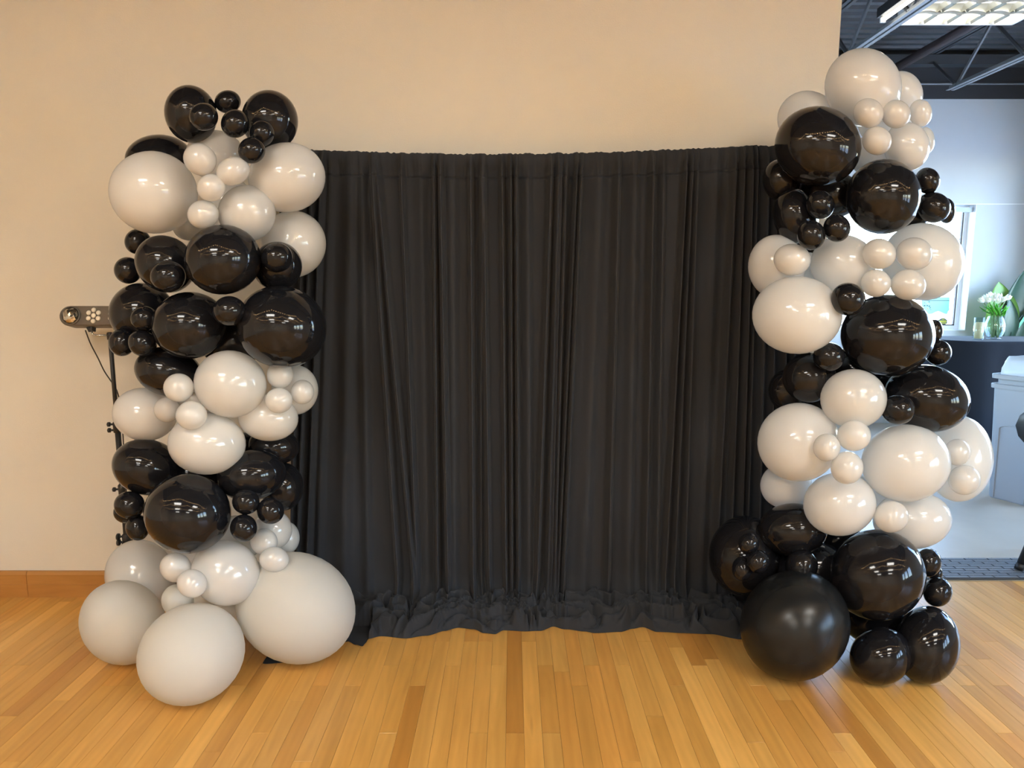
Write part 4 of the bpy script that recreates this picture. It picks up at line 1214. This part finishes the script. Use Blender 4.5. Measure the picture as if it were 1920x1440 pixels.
# rubber mat along the edge of the wooden floor, raised bars
M['rubber'] = mat('dark_rubber', (0.060, 0.066, 0.074), 0.55)
M['rubber_bar'] = mat('worn_rubber', (0.105, 0.113, 0.122), 0.5)
mx0, mx1, my0, my1 = 1.56, 4.9, 3.612, 3.905
mt = MB().box(mx0, mx1, my0, my1, 0.0005, 0.007).build('rubber_mat', M['rubber'])
tag(mt, 'dark grey rubber mat with raised bars along the wooden floor edge', 'mat')
b = MB()
rowh = (my1 - my0 - 0.012) / 9
for r_ in range(9):
    y = my0 + 0.006 + r_ * rowh
    x = mx0 + 0.01 - (r_ % 4) * 0.034
    while x < mx1 - 0.02:
        xa, xb = max(x, mx0 + 0.004), min(x + 0.128, mx1 - 0.004)
        if xb - xa > 0.01:
            b.box(xa, xb, y + 0.003, y + rowh - 0.0035, 0.007, 0.0115)
            b.box(xa + 0.03, min(xa + 0.035, xb), y + rowh - 0.0035, y + rowh + 0.003, 0.007, 0.010)
        x += 0.136
b.build('raised_bars', M['rubber_bar'], mt)['kind'] = 'stuff'

# grey bins, one nested in the other, with a clear liner
M['bin'] = mat('grey_bin_plastic', (0.30, 0.335, 0.375), 0.48)
p0 = at_floor(1838, 929)
ang = math.atan2(-0.909, 0.416)
bw, bl = 0.37, 0.56


def rrect(hx, hy, r, n=5):
    P = []
    for cx, cy, a0 in ((hx - r, hy - r, 0), (-hx + r, hy - r, 90), (-hx + r, -hy + r, 180), (hx - r, -hy + r, 270)):
        for i in range(n + 1):
            a = math.radians(a0 + 90 * i / n)
            P.append((cx + r * math.cos(a), cy + r * math.sin(a)))
    return P


def loft(rings, cap0=True, cap1=True):
    k = len(rings[0])
    V = [v for r_ in rings for v in r_]
    Fc = []
    for i in range(len(rings) - 1):
        for j in range(k):
            j2 = (j + 1) % k
            Fc.append((i * k + j, i * k + j2, (i + 1) * k + j2, (i + 1) * k + j))
    if cap0: Fc.append(tuple(range(k - 1, -1, -1)))
    if cap1: Fc.append(tuple((len(rings) - 1) * k + j for j in range(k)))
    return V, Fc


def bin_rings(spec):
    return [[(x, y, z) for x, y in rrect(hx, hy, r)] for hx, hy, r, z in spec]


# local frame: x along the narrow end we see, -y faces the viewer side
ex = Vector((0.416, -0.909, 0))
ey = Vector((0.909, 0.416, 0))
cen = p0 + ex * (bw / 2) + ey * (bl / 2)
rz = math.atan2(ex.y, ex.x)


def make_bin(name, z0, h, label, sl=0.0):
    t = empty(name, (cen.x, cen.y, z0), rz)
    tag(t, label, 'bin', 'nested grey bins')
    hx, hy = bw / 2, bl / 2
    V, Fc = loft(bin_rings([(hx - 0.030 - sl, hy - 0.030 - sl, 0.05, 0.0), (hx - 0.026 - sl, hy - 0.026 - sl, 0.05, 0.01), (hx - 0.004 - sl * 0.85, hy - 0.004 - sl * 0.85, 0.045, h - 0.035),
                            (hx + 0.012, hy + 0.012, 0.05, h - 0.033), (hx + 0.014, hy + 0.014, 0.05, h - 0.004), (hx + 0.010, hy + 0.010, 0.05, h), (hx - 0.012, hy - 0.012, 0.04, h),
                            (hx - 0.016 - sl, hy - 0.016 - sl, 0.04, h - 0.05), (hx - 0.036 - sl, hy - 0.036 - sl, 0.04, 0.015)]))
    mesh_obj('body', V, Fc, M['bin'], t, False)
    return t, hx, hy


bin1, hx, hy = make_bin('waste_bin', 0.0, 0.875, 'tall grey plastic bin standing on the concrete floor')
# recessed panel outline moulded in the narrow end, with its side ribs
for zlow, zhi in ((0.012, 0.55),):
    pr = MB()
    n = 14
    out, inn = [], []
    yf = lambda z: -(hy - 0.030 + (0.026) * (z / 0.84)) - 0.001
    for i in range(n + 1):
        a = math.pi * i / n
        out.append((-0.105 * math.cos(a) if True else 0, zhi + 0.028 * math.sin(a)))
    prof = [(-0.110, zlow)] + out + [(0.110, zlow)]
    V, Fc = [], []
    for (x, z) in prof:
        k = Vector((x, 0, z - 0.25))
        V += [(x, yf(z) + 0.004, z), (x, yf(z) - 0.010, z), (x * 0.945, yf(z) - 0.010, z - (0.006 if z > 0.3 else 0)), (x * 0.90, yf(z) + 0.004, z - (0.012 if z > 0.3 else 0))]
    for i in range(len(prof) - 1):
        for q in range(3):
            Fc.append((4 * i + q, 4 * i + q + 1, 4 * i + q + 5, 4 * i + q + 4))
    pr.add(V, Fc)
    pr.build('moulded_rib', M['bin'], bin1)
b2, _, _ = make_bin('waste_bin', 0.072, 0.875, 'second grey plastic bin nested inside the tall one, clear liner on top', 0.016)
# liner: crumpled clear bag puffed above the rim
bag = []
for k in range(9):
    u = k / 8
    R_ = []
    sc = [1.0, 1.0, 0.99, 0.965, 0.93, 0.84, 0.66, 0.40, 0.10][k]
    z = [-0.055, 0.0, 0.04, 0.075, 0.092, 0.112, 0.132, 0.142, 0.146][k]
    for x, y in rrect(hx - 0.026, hy - 0.026, 0.05, 9):
        nn = noise.noise(Vector((x * 9, y * 9, u * 4)))
        n2 = noise.noise(Vector((x * 26, y * 26, u * 9 + 3)))
        R_.append((x * sc * (1 + 0.05 * nn), y * sc * (1 + 0.05 * nn), z + (0.022 * nn + 0.008 * n2) * min(1, u * 2)))
    bag.append(R_)
V, Fc = loft(bag, False, True)
lin = mesh_obj('bin_liner', V, Fc, film('clear_liner_plastic', (0.70, 0.74, 0.78), 0.60, 0.22), None, True, (cen.x, cen.y, 0.072 + 0.875))
lin.rotation_euler = (0, 0, rz)
tag(lin, 'crumpled clear plastic liner puffed up over the bin rim', 'bin bag')

# tall table under a floor-length black cloth
TZ = 1.050
tx0, tx1, ty0, ty1 = 4.36, 5.80, 6.83, 7.60


def stadium(x0, x1, y0, y1, n=16):
    r = (y1 - y0) / 2
    P = []
    for i in range(n + 1):
        a = math.pi / 2 + math.pi * i / n
        P.append((x0 + r + r * math.cos(a), (y0 + y1) / 2 + r * math.sin(a)))
    k = 14
    for i in range(1, k): P.append((x0 + r + (x1 - x0 - 2 * r) * i / k, y0))
    for i in range(n + 1):
        a = -math.pi / 2 + math.pi * i / n
        P.append((x1 - r + r * math.cos(a), (y0 + y1) / 2 + r * math.sin(a)))
    for i in range(1, k): P.append((x1 - r - (x1 - x0 - 2 * r) * i / k, y1))
    return P


tb = empty('tall_table', ((tx0 + tx1) / 2, (ty0 + ty1) / 2, 0))
tag(tb, 'tall table hidden under a black cloth, below the far window', 'table')
o_ = Vector(((tx0 + tx1) / 2, (ty0 + ty1) / 2, 0))
MB().prism([(x - o_.x, y - o_.y) for x, y in stadium(tx0 + 0.01, tx1 - 0.01, ty0 + 0.01, ty1 - 0.01)], TZ - 0.035, TZ - 0.004).build('tabletop', M['base'], tb)
for sx in (-0.45, 0.45):
    for sy in (-0.22, 0.22):
        MB().tube([(sx, sy, 0.0), (sx, sy, TZ - 0.035)], 0.018, 10).build('leg', M['black_metal'], tb, True)
top = stadium(tx0, tx1, ty0, ty1)
rings = []
cxm, cym = o_.x, o_.y
for k, (zz, ff, fl) in enumerate([(TZ, 0.0, 0), (TZ + 0.001, 0.96, 0), (TZ, 0.995, 0), (TZ - 0.006, 1.004, 0), (TZ - 0.03, 1.006, 0.1)] + [(TZ * (1 - q / 10.0), 1.006, q / 10.0) for q in range(1, 11)]):
    R_ = []
    for i, (x, y) in enumerate(top):
        nx, ny = x - cxm, y - cym
        s = math.hypot(nx, ny) or 1
        wob = 0.05 * fl * noise.noise(Vector((x * 3.1, y * 3.1, 4.0))) + 0.02 * fl * math.sin(i * 1.3)
        R_.append((cxm + nx * max(ff, 0.001) + nx / s * wob * 0.8, cym + ny * max(ff, 0.001) + ny / s * wob, max(zz, 0.006)))
    rings.append(R_)
V, Fc = loft(rings, True, False)
tc_ = mesh_obj('tablecloth', V, Fc, M['tablecloth'], None, True)
tag(tc_, 'floor-length black cloth draped over the tall table', 'tablecloth')

# candle in a tall glass cylinder
pc_ = at_floor(1833.5, 637, TZ + 0.001)
cy = empty('candle_holder', (pc_.x, pc_.y, TZ + 0.0015))
tag(cy, 'tall clear glass cylinder holding a candle, left of the tulip vase', 'candle holder')
MB().lathe([(0.046, 0), (0.049, 0.004), (0.047, 0.225), (0.044, 0.225), (0.0445, 0.012), (0.002, 0.010)], 28).build('glass_cylinder', M['clear'], cy, True)
cn = MB().lathe([(0.037, 0), (0.038, 0.003), (0.038, 0.158), (0.034, 0.164), (0.004, 0.160)], 24, (0, 0, 0.0)).build('candle', mat('ivory_wax', (0.62, 0.53, 0.30), 0.5), None, True, (pc_.x, pc_.y, TZ + 0.0145))
tag(cn, 'ivory pillar candle inside the tall glass cylinder', 'candle')
MB().tube([(0, 0, 0.158), (0.001, 0, 0.170), (0.004, 0, 0.176)], 0.0015, 6).build('wick', M['black_metal'], cn)

# vase with white tulips
pv = at_floor(1863, 636, TZ + 0.001)
vs = empty('glass_vase', (pv.x, pv.y, TZ + 0.0015))
tag(vs, 'clear oval glass vase holding white tulips on the tall table', 'vase')
prof_o = [(0.066, 0.0), (0.070, 0.006), (0.064, 0.016), (0.074, 0.04), (0.092, 0.09), (0.096, 0.13), (0.090, 0.17), (0.074, 0.215), (0.066, 0.235)]
prof_i = [(r_ - 0.006, z) for r_, z in prof_o[::-1] if z > 0.01] + [(0.004, 0.018)]
MB().lathe(prof_o + prof_i, 32).build('glass_body', M['clear'], vs, True)
M['stem'] = mat('tulip_stem', (0.13, 0.20, 0.06), 0.5)
M['leaf'] = mottle(mat('tulip_leaf', rough=0.42), (0.05, 0.30, 0.02), (0.11, 0.42, 0.04), 18, 2)
M['petal'] = mat('white_tulip_petal', (0.82, 0.80, 0.70), 0.5)
BS(M['petal']).inputs['Subsurface Weight'].default_value = 0.3
BS(M['petal']).inputs['Subsurface Scale'].default_value = 0.01


def leaf_mesh(name, base, tip, width, bend, m, parent, n=9, fold_=0.25, side=None, belly=0.42):
    base, tip = Vector(base), Vector(tip)
    dirv = tip - base
    s_ = side or dirv.cross(Vector((0, 0, 1)))
    if s_.length < 1e-5: s_ = Vector((1, 0, 0))
    s_.normalize()
    nrm = s_.cross(dirv).normalized()
    V, Fc = [], []
    for i in range(n + 1):
        u = i / n
        c = base + dirv * u + nrm * bend * math.sin(math.pi * u) * dirv.length
        wv = width * (math.sin(math.pi * u ** (math.log(0.5) / math.log(belly))) ** 0.8 if 0 < u < 1 else 0.0) + 0.0012
        for q in (-1, -0.5, 0, 0.5, 1):
            V.append(c + s_ * wv * q + nrm * (abs(q) * wv * fold_))
    m0 = len(V)
    V += [v - nrm * 0.0012 for v in V]
    for i in range(n):
        for q in range(4):
            a = 5 * i + q
            Fc.append((a, a + 1, a + 6, a + 5))
            Fc.append((m0 + a, m0 + a + 5, m0 + a + 6, m0 + a + 1))
    for i in range(n):
        for q, o2 in ((0, 0), (4, 4)):
            a = 5 * i + q
            Fc.append((a, a + 5, m0 + a + 5, m0 + a))
    return mesh_obj(name, V, Fc, m, parent, True)


heads = [(1841, 564), (1849, 558), (1857, 554), (1866, 556), (1874, 557), (1880, 562), (1889, 559), (1862, 561), (1853, 563), (1871, 564)]
lab_h = ['white tulip lowest on the candle side of the vase bunch', 'white tulip second from the candle side of the bunch', 'white tulip topmost in the bunch, above the candle-side shoulder of the vase', 'white tulip in the back middle of the bunch', 'white tulip upper one toward the dark leaf', 'white tulip low on the dark leaf side, inner one', 'white tulip furthest toward the dark leaf', 'white tulip front centre of the bunch', 'white tulip in front of the topmost one', 'white tulip front one toward the dark leaf']
rj = random.Random(5)
for k, ((hx_, hy_), lb) in enumerate(zip(heads, lab_h)):
    yoff = rj.uniform(-0.05, 0.05) - (0.05 if k >= 7 else 0)
    p = at(hx_, hy_, pv.y + yoff)
    base = Vector((pv.x + rj.uniform(-0.035, 0.035), pv.y + rj.uniform(-0.03, 0.03), TZ + 0.022))
    tl = empty('tulip', base)
    tag(tl, lb, 'tulip', 'white tulips in the vase')
    loc = p - base
    tilt = Vector((loc.x, loc.y, 0)) * 2.2 + Vector((0, 0, 0.25))
    tilt.normalize()
    mid = Vector((loc.x * 0.35, loc.y * 0.35, loc.z * 0.6))
    MB().tube(smooth_pts([Vector((0, 0, 0)), mid, loc - tilt * 0.02], 5), 0.0038, 6).build('stem', M['stem'], tl, True)
    hd = []
    qrot = Vector((0, 0, 1)).rotation_difference(tilt)
    for q in range(6):
        a = math.radians(60 * q + rj.uniform(-8, 8))
        rr_ = 0.024 if q % 2 else 0.021
        V, Fc = [], []
        for i in range(6):
            u = i / 5
            rad = rr_ * (0.25 + 0.95 * math.sin(math.pi * min(0.62, u * 0.62 + 0.02))) * (1.0 if u < 0.8 else 0.94)
            zz = -0.030 + 0.066 * u
            hw = 0.62 * (math.sin(math.pi * (0.12 + 0.80 * u)) ** 0.7)
            for s_ in (-1, -0.5, 0, 0.5, 1):
                aa = a + s_ * hw
                V.append(qrot @ Vector((rad * math.cos(aa), rad * math.sin(aa), zz - 0.006 * abs(s_) * u)) + loc)
        for i in range(5):
            for s_ in range(4):
                Fc.append((5 * i + s_, 5 * i + s_ + 1, 5 * i + s_ + 6, 5 * i + s_ + 5))
        mesh_obj('petal', V, Fc, M['petal'], tl, True)
    # each tulip has two blades
    for q in range(2):
        ta = at([1836, 1842, 1850, 1856, 1862, 1868, 1874, 1881, 1887, 1893, 1897, 1846, 1859, 1871, 1884, 1890, 1853, 1865, 1878, 1839][2 * k + q if 2 * k + q < 20 else 0], [575, 573, 570, 568, 567, 568, 569, 570, 572, 574, 574, 580, 575, 574, 580, 577, 574, 572, 575, 584][2 * k + q], pv.y - 0.02 - 0.05 * q)
        leaf_mesh('leaf', loc * 0.0 + Vector((rj.uniform(-0.03, 0.03), rj.uniform(-0.02, 0.02), 0.215)), ta - base, 0.017, rj.uniform(-0.08, 0.12), M['leaf'], tl)

# broad-leaved plant behind the table
pp = Vector((5.50, 7.78, 0))
plt = empty('potted_plant', pp)
tag(plt, 'broad-leaved potted plant behind the tall table in the far corner', 'plant')
MB().lathe([(0.10, 0), (0.115, 0.01), (0.13, 0.26), (0.135, 0.27), (0.135, 0.29), (0.12, 0.29), (0.115, 0.25)], 24).build('pot', M['black_metal'], plt, True)
MB().lathe([(0.112, 0.0), (0.112, 0.012)], 20, (0, 0, 0.24)).build('soil', mat('potting_soil', (0.03, 0.022, 0.015), 0.95), plt)
M['leaf_bright'] = mottle(mat('bright_broad_leaf', rough=0.38), (0.13, 0.30, 0.05), (0.20, 0.38, 0.09), 8, 3)
M['leaf_dark'] = mottle(mat('dark_broad_leaf', rough=0.35), (0.020, 0.060, 0.038), (0.035, 0.085, 0.055), 8, 3)
M['leaf_mint'] = mat('mint_leaf', (0.16, 0.45, 0.27), 0.4)
# stem tip positions and blades: (base px, base py, tip px, tip py, depth, half width, material, label)
Z0 = Vector((0, 0, 0.25))
for k, (bx_, by_, tx_, ty_, Yd, hw, bend, mm, lb) in enumerate([
        (1870, 640, 1873, 528, 7.80, 0.185, 0.05, 'leaf_bright', 'bright green broad leaf standing behind the tulips'),
        (1886, 645, 1922, 505, 7.74, 0.170, -0.04, 'leaf_dark', 'large dark green leaf leaning out of the frame'),
        (1884, 645, 1868, 566, 7.72, 0.060, -0.05, 'leaf_mint', 'narrow mint green leaf behind the vase'),
        (1886, 648, 1893, 560, 7.71, 0.095, 0.05, 'leaf_dark', 'dark teal leaf between vase and frame edge'),
        (1901, 628, 1935, 575, 7.70, 0.050, 0.04, 'leaf_mint', 'mint green blade crossing the dark leaves'),
        (1898, 650, 1918, 590, 7.70, 0.075, 0.03, 'leaf_dark', 'low dark leaf at the table edge'),
        (1884, 650, 1877, 590, 7.72, 0.060, 0.04, 'leaf_bright', 'short bright leaf showing beside the vase foot')]):
    bp_, tp_ = at(bx_, by_, Yd) - pp, at(tx_, ty_, Yd) - pp
    MB().tube(smooth_pts([Z0 + Vector((0.02 * math.cos(k), 0.02 * math.sin(k), 0)), (Z0 + bp_) / 2 + Vector((0, 0.02, 0)), bp_, bp_ + (tp_ - bp_) * 0.3], 5), 0.007, 6).build('stalk', M['stem'], plt, True)
    lf = leaf_mesh('leaf', bp_, tp_, hw, bend, M[mm], plt, 14, 0.22, Vector((1, 0.15 * math.sin(k * 2.1), 0)), 0.45)
    lf['label'] = lb

# vinyl stickers on the far window
M['teal'] = film('teal_vinyl', (0.42, 0.86, 0.84), 1.0, 0.4, 0.25)
M['yellow'] = film('yellow_vinyl', (0.80, 0.76, 0.06), 1.0, 0.4, 0.15)
M['ink'] = mat('dark_print', (0.10, 0.12, 0.12), 0.6)
M['ink_soft'] = mat('orange_print', (0.62, 0.40, 0.20), 0.6)
YG = YF + 0.12 + 0.024
SC2 = YG - 0.0012


def flat(poly_px, y, m, name, parent=None, loc=None, th=0.0008):
    P = [at(px, py, y) for px, py in poly_px]
    o0 = loc or Vector((0, 0, 0))
    n = len(P)
    V = [p - o0 for p in P] + [p - o0 - Vector((0, th, 0)) for p in P]
    Fc = [tuple(range(n)), tuple(range(2 * n - 1, n - 1, -1))] + [(i, (i + 1) % n, n + (i + 1) % n, n + i) for i in range(n)]
    return mesh_obj(name, V, Fc, m, parent, False, loc)


wave = [(1780 - k * 2.0, 586.5 + 2.6 * math.sin(k * 0.42 + 0.3) - (5 if k < 2 else 0)) for k in range(0, 26)]
tw = flat([(1728, 557), (1780.5, 557)] + wave + [(1728, 585)], SC2, M['teal'], 'window_sticker')
tag(tw, 'pale teal scalloped sticker on the far window pane', 'window sticker')
flat([(1728, 562.8), (1780.5, 562.8), (1780.5, 564.0), (1728, 564.0)], SC2 - 0.0012, M['ink'], 'printed_line', tw)
for (x0, y0, x1, y1) in [(1736, 566, 1738, 568), (1739, 568, 1741.5, 570), (1741, 565, 1743.5, 567), (1732, 572, 1735, 574.5), (1737, 572, 1740, 574), (1741, 573, 1744, 575), (1743, 576, 1745, 578), (1738, 577, 1740.5, 580), (1744, 580, 1746, 581), (1733, 567, 1734.5, 568.5)]:
    flat([(x0, y0), (x1, y0), (x1, y1), (x0, y1)], SC2 - 0.0012, M['ink_soft'] if x0 in (1738, 1736, 1739) else M['ink'], 'print_mark', tw)
bd = flat([(1759, 600), (1761.5, 599), (1764, 597.2), (1768, 596), (1772, 597), (1774, 599), (1776, 599.3), (1776, 607), (1773, 607.4), (1773, 609.5), (1766, 609.5), (1764.5, 607.5), (1761, 605.5), (1759, 603)], SC2, M['ink'], 'window_badge')
tag(bd, 'small yellow badge with dark outline on the far window pane', 'window sticker')
flat([(1761, 601.0), (1774.4, 600.8), (1774.4, 604.4), (1761.3, 604.4)], SC2 - 0.0012, M['yellow'], 'yellow_band', bd)
flat([(1765.5, 599.2), (1766.5, 598.2), (1768, 597.7), (1770.5, 598.3), (1771.6, 599.4)], SC2 - 0.0012, M['yellow'], 'yellow_band', bd)
flat([(1763.5, 605.6), (1774.2, 605.4), (1774.2, 606.4), (1765, 606.6)], SC2 - 0.0012, M['yellow'], 'yellow_band', bd)
for k in range(6):
    x0 = 1761.5 + k * 2.15
    s_ = [(0, 0, .5, 2), (0, 0, 1.3, .6), (0, 1, 1.3, 1.6), (0, 0, .5, 2), (.8, 0, 1.3, 2), (0, .8, 1.3, 1.4)][k]
    flat([(x0 + s_[0], 601.7 + s_[1]), (x0 + s_[2], 601.7 + s_[1]), (x0 + s_[2], 601.7 + s_[3]), (x0 + s_[0], 601.7 + s_[3])], SC2 - 0.0024, M['ink'], 'print_mark', bd)
for (x0, y0, x1, y1) in [(1750, 599, 1751.2, 600.5), (1752, 597, 1754.5, 598), (1753.5, 595, 1756, 596), (1753.5, 598.5, 1755, 600), (1774, 588, 1775, 590.5)]:
    pass

# black chair at the frame edge
M['chair'] = mat('black_chair_plastic', (0.016, 0.017, 0.019), 0.4)
ft = at_floor(1911, 1069, 0.008)
ch = empty('black_chair', (ft.x + 0.34, ft.y, 0), math.radians(-45))
tag(ch, 'black chair cut by the frame edge, one foot on the rubber mat', 'chair')
lx, ly = -0.24, -0.24
zf = 0.0118
for (x, y, z) in ((lx, ly, zf), (-lx, ly, zf), (lx, -ly, 0.0), (-lx, -ly, 0.0)):
    lg = MB().tube([(x, y, z + 0.02), (x * 0.62, y * 0.62, 0.44)], [0.020, 0.024], 10).build('leg', M['chair'], ch, True)
    MB().tube([(x * 1.015, y * 1.015, z), (x * 0.985, y * 0.985, z + 0.035)], [0.023, 0.024], 10).build('rubber_foot', M['black_metal'], lg, True)
V, Fc = loft([[(x, y, z) for x, y in rrect(h_, h_, 0.08)] for h_, z in ((0.20, 0.43), (0.215, 0.438), (0.215, 0.455), (0.20, 0.463))])
mesh_obj('seat', V, Fc, M['chair'], ch)
bx = 0.335
V, Fc = [], []
rows_ = [(0.66, 0.55), (0.70, 0.80), (0.76, 0.95), (0.82, 1.0), (0.88, 0.95), (0.93, 0.82), (0.96, 0.55)]
for yy_ in (0.0, 0.018):
    for z, s_ in rows_:
        for q in range(9):
            u = -1 + q / 4
            V.append((abs(bx) * s_ * u, -0.17 - 0.04 * (1 - u * u) + yy_ + (z - 0.66) * -0.12, z))
nr = len(rows_)
for i in range(nr - 1):
    for q in range(8):
        a = i * 9 + q
        Fc.append((a, a + 1, a + 10, a + 9))
        a += nr * 9
        Fc.append((a, a + 9, a + 10, a + 1))
for i in range(nr - 1):
    for q in (0, 8):
        a = i * 9 + q
        Fc.append((a, a + 9, a + 9 + nr * 9, a + nr * 9))
for q in range(8):
    for i in (0, nr - 1):
        a = i * 9 + q
        Fc.append((a, a + nr * 9, a + nr * 9 + 1, a + 1))
mesh_obj('backrest', V, Fc, M['chair'], ch, True)
for s_ in (-1, 1):
    MB().tube([(s_ * 0.15, -0.17, 0.45), (s_ * 0.16, -0.19, 0.70)], 0.012, 8).build('back_post', M['chair'], ch, True)
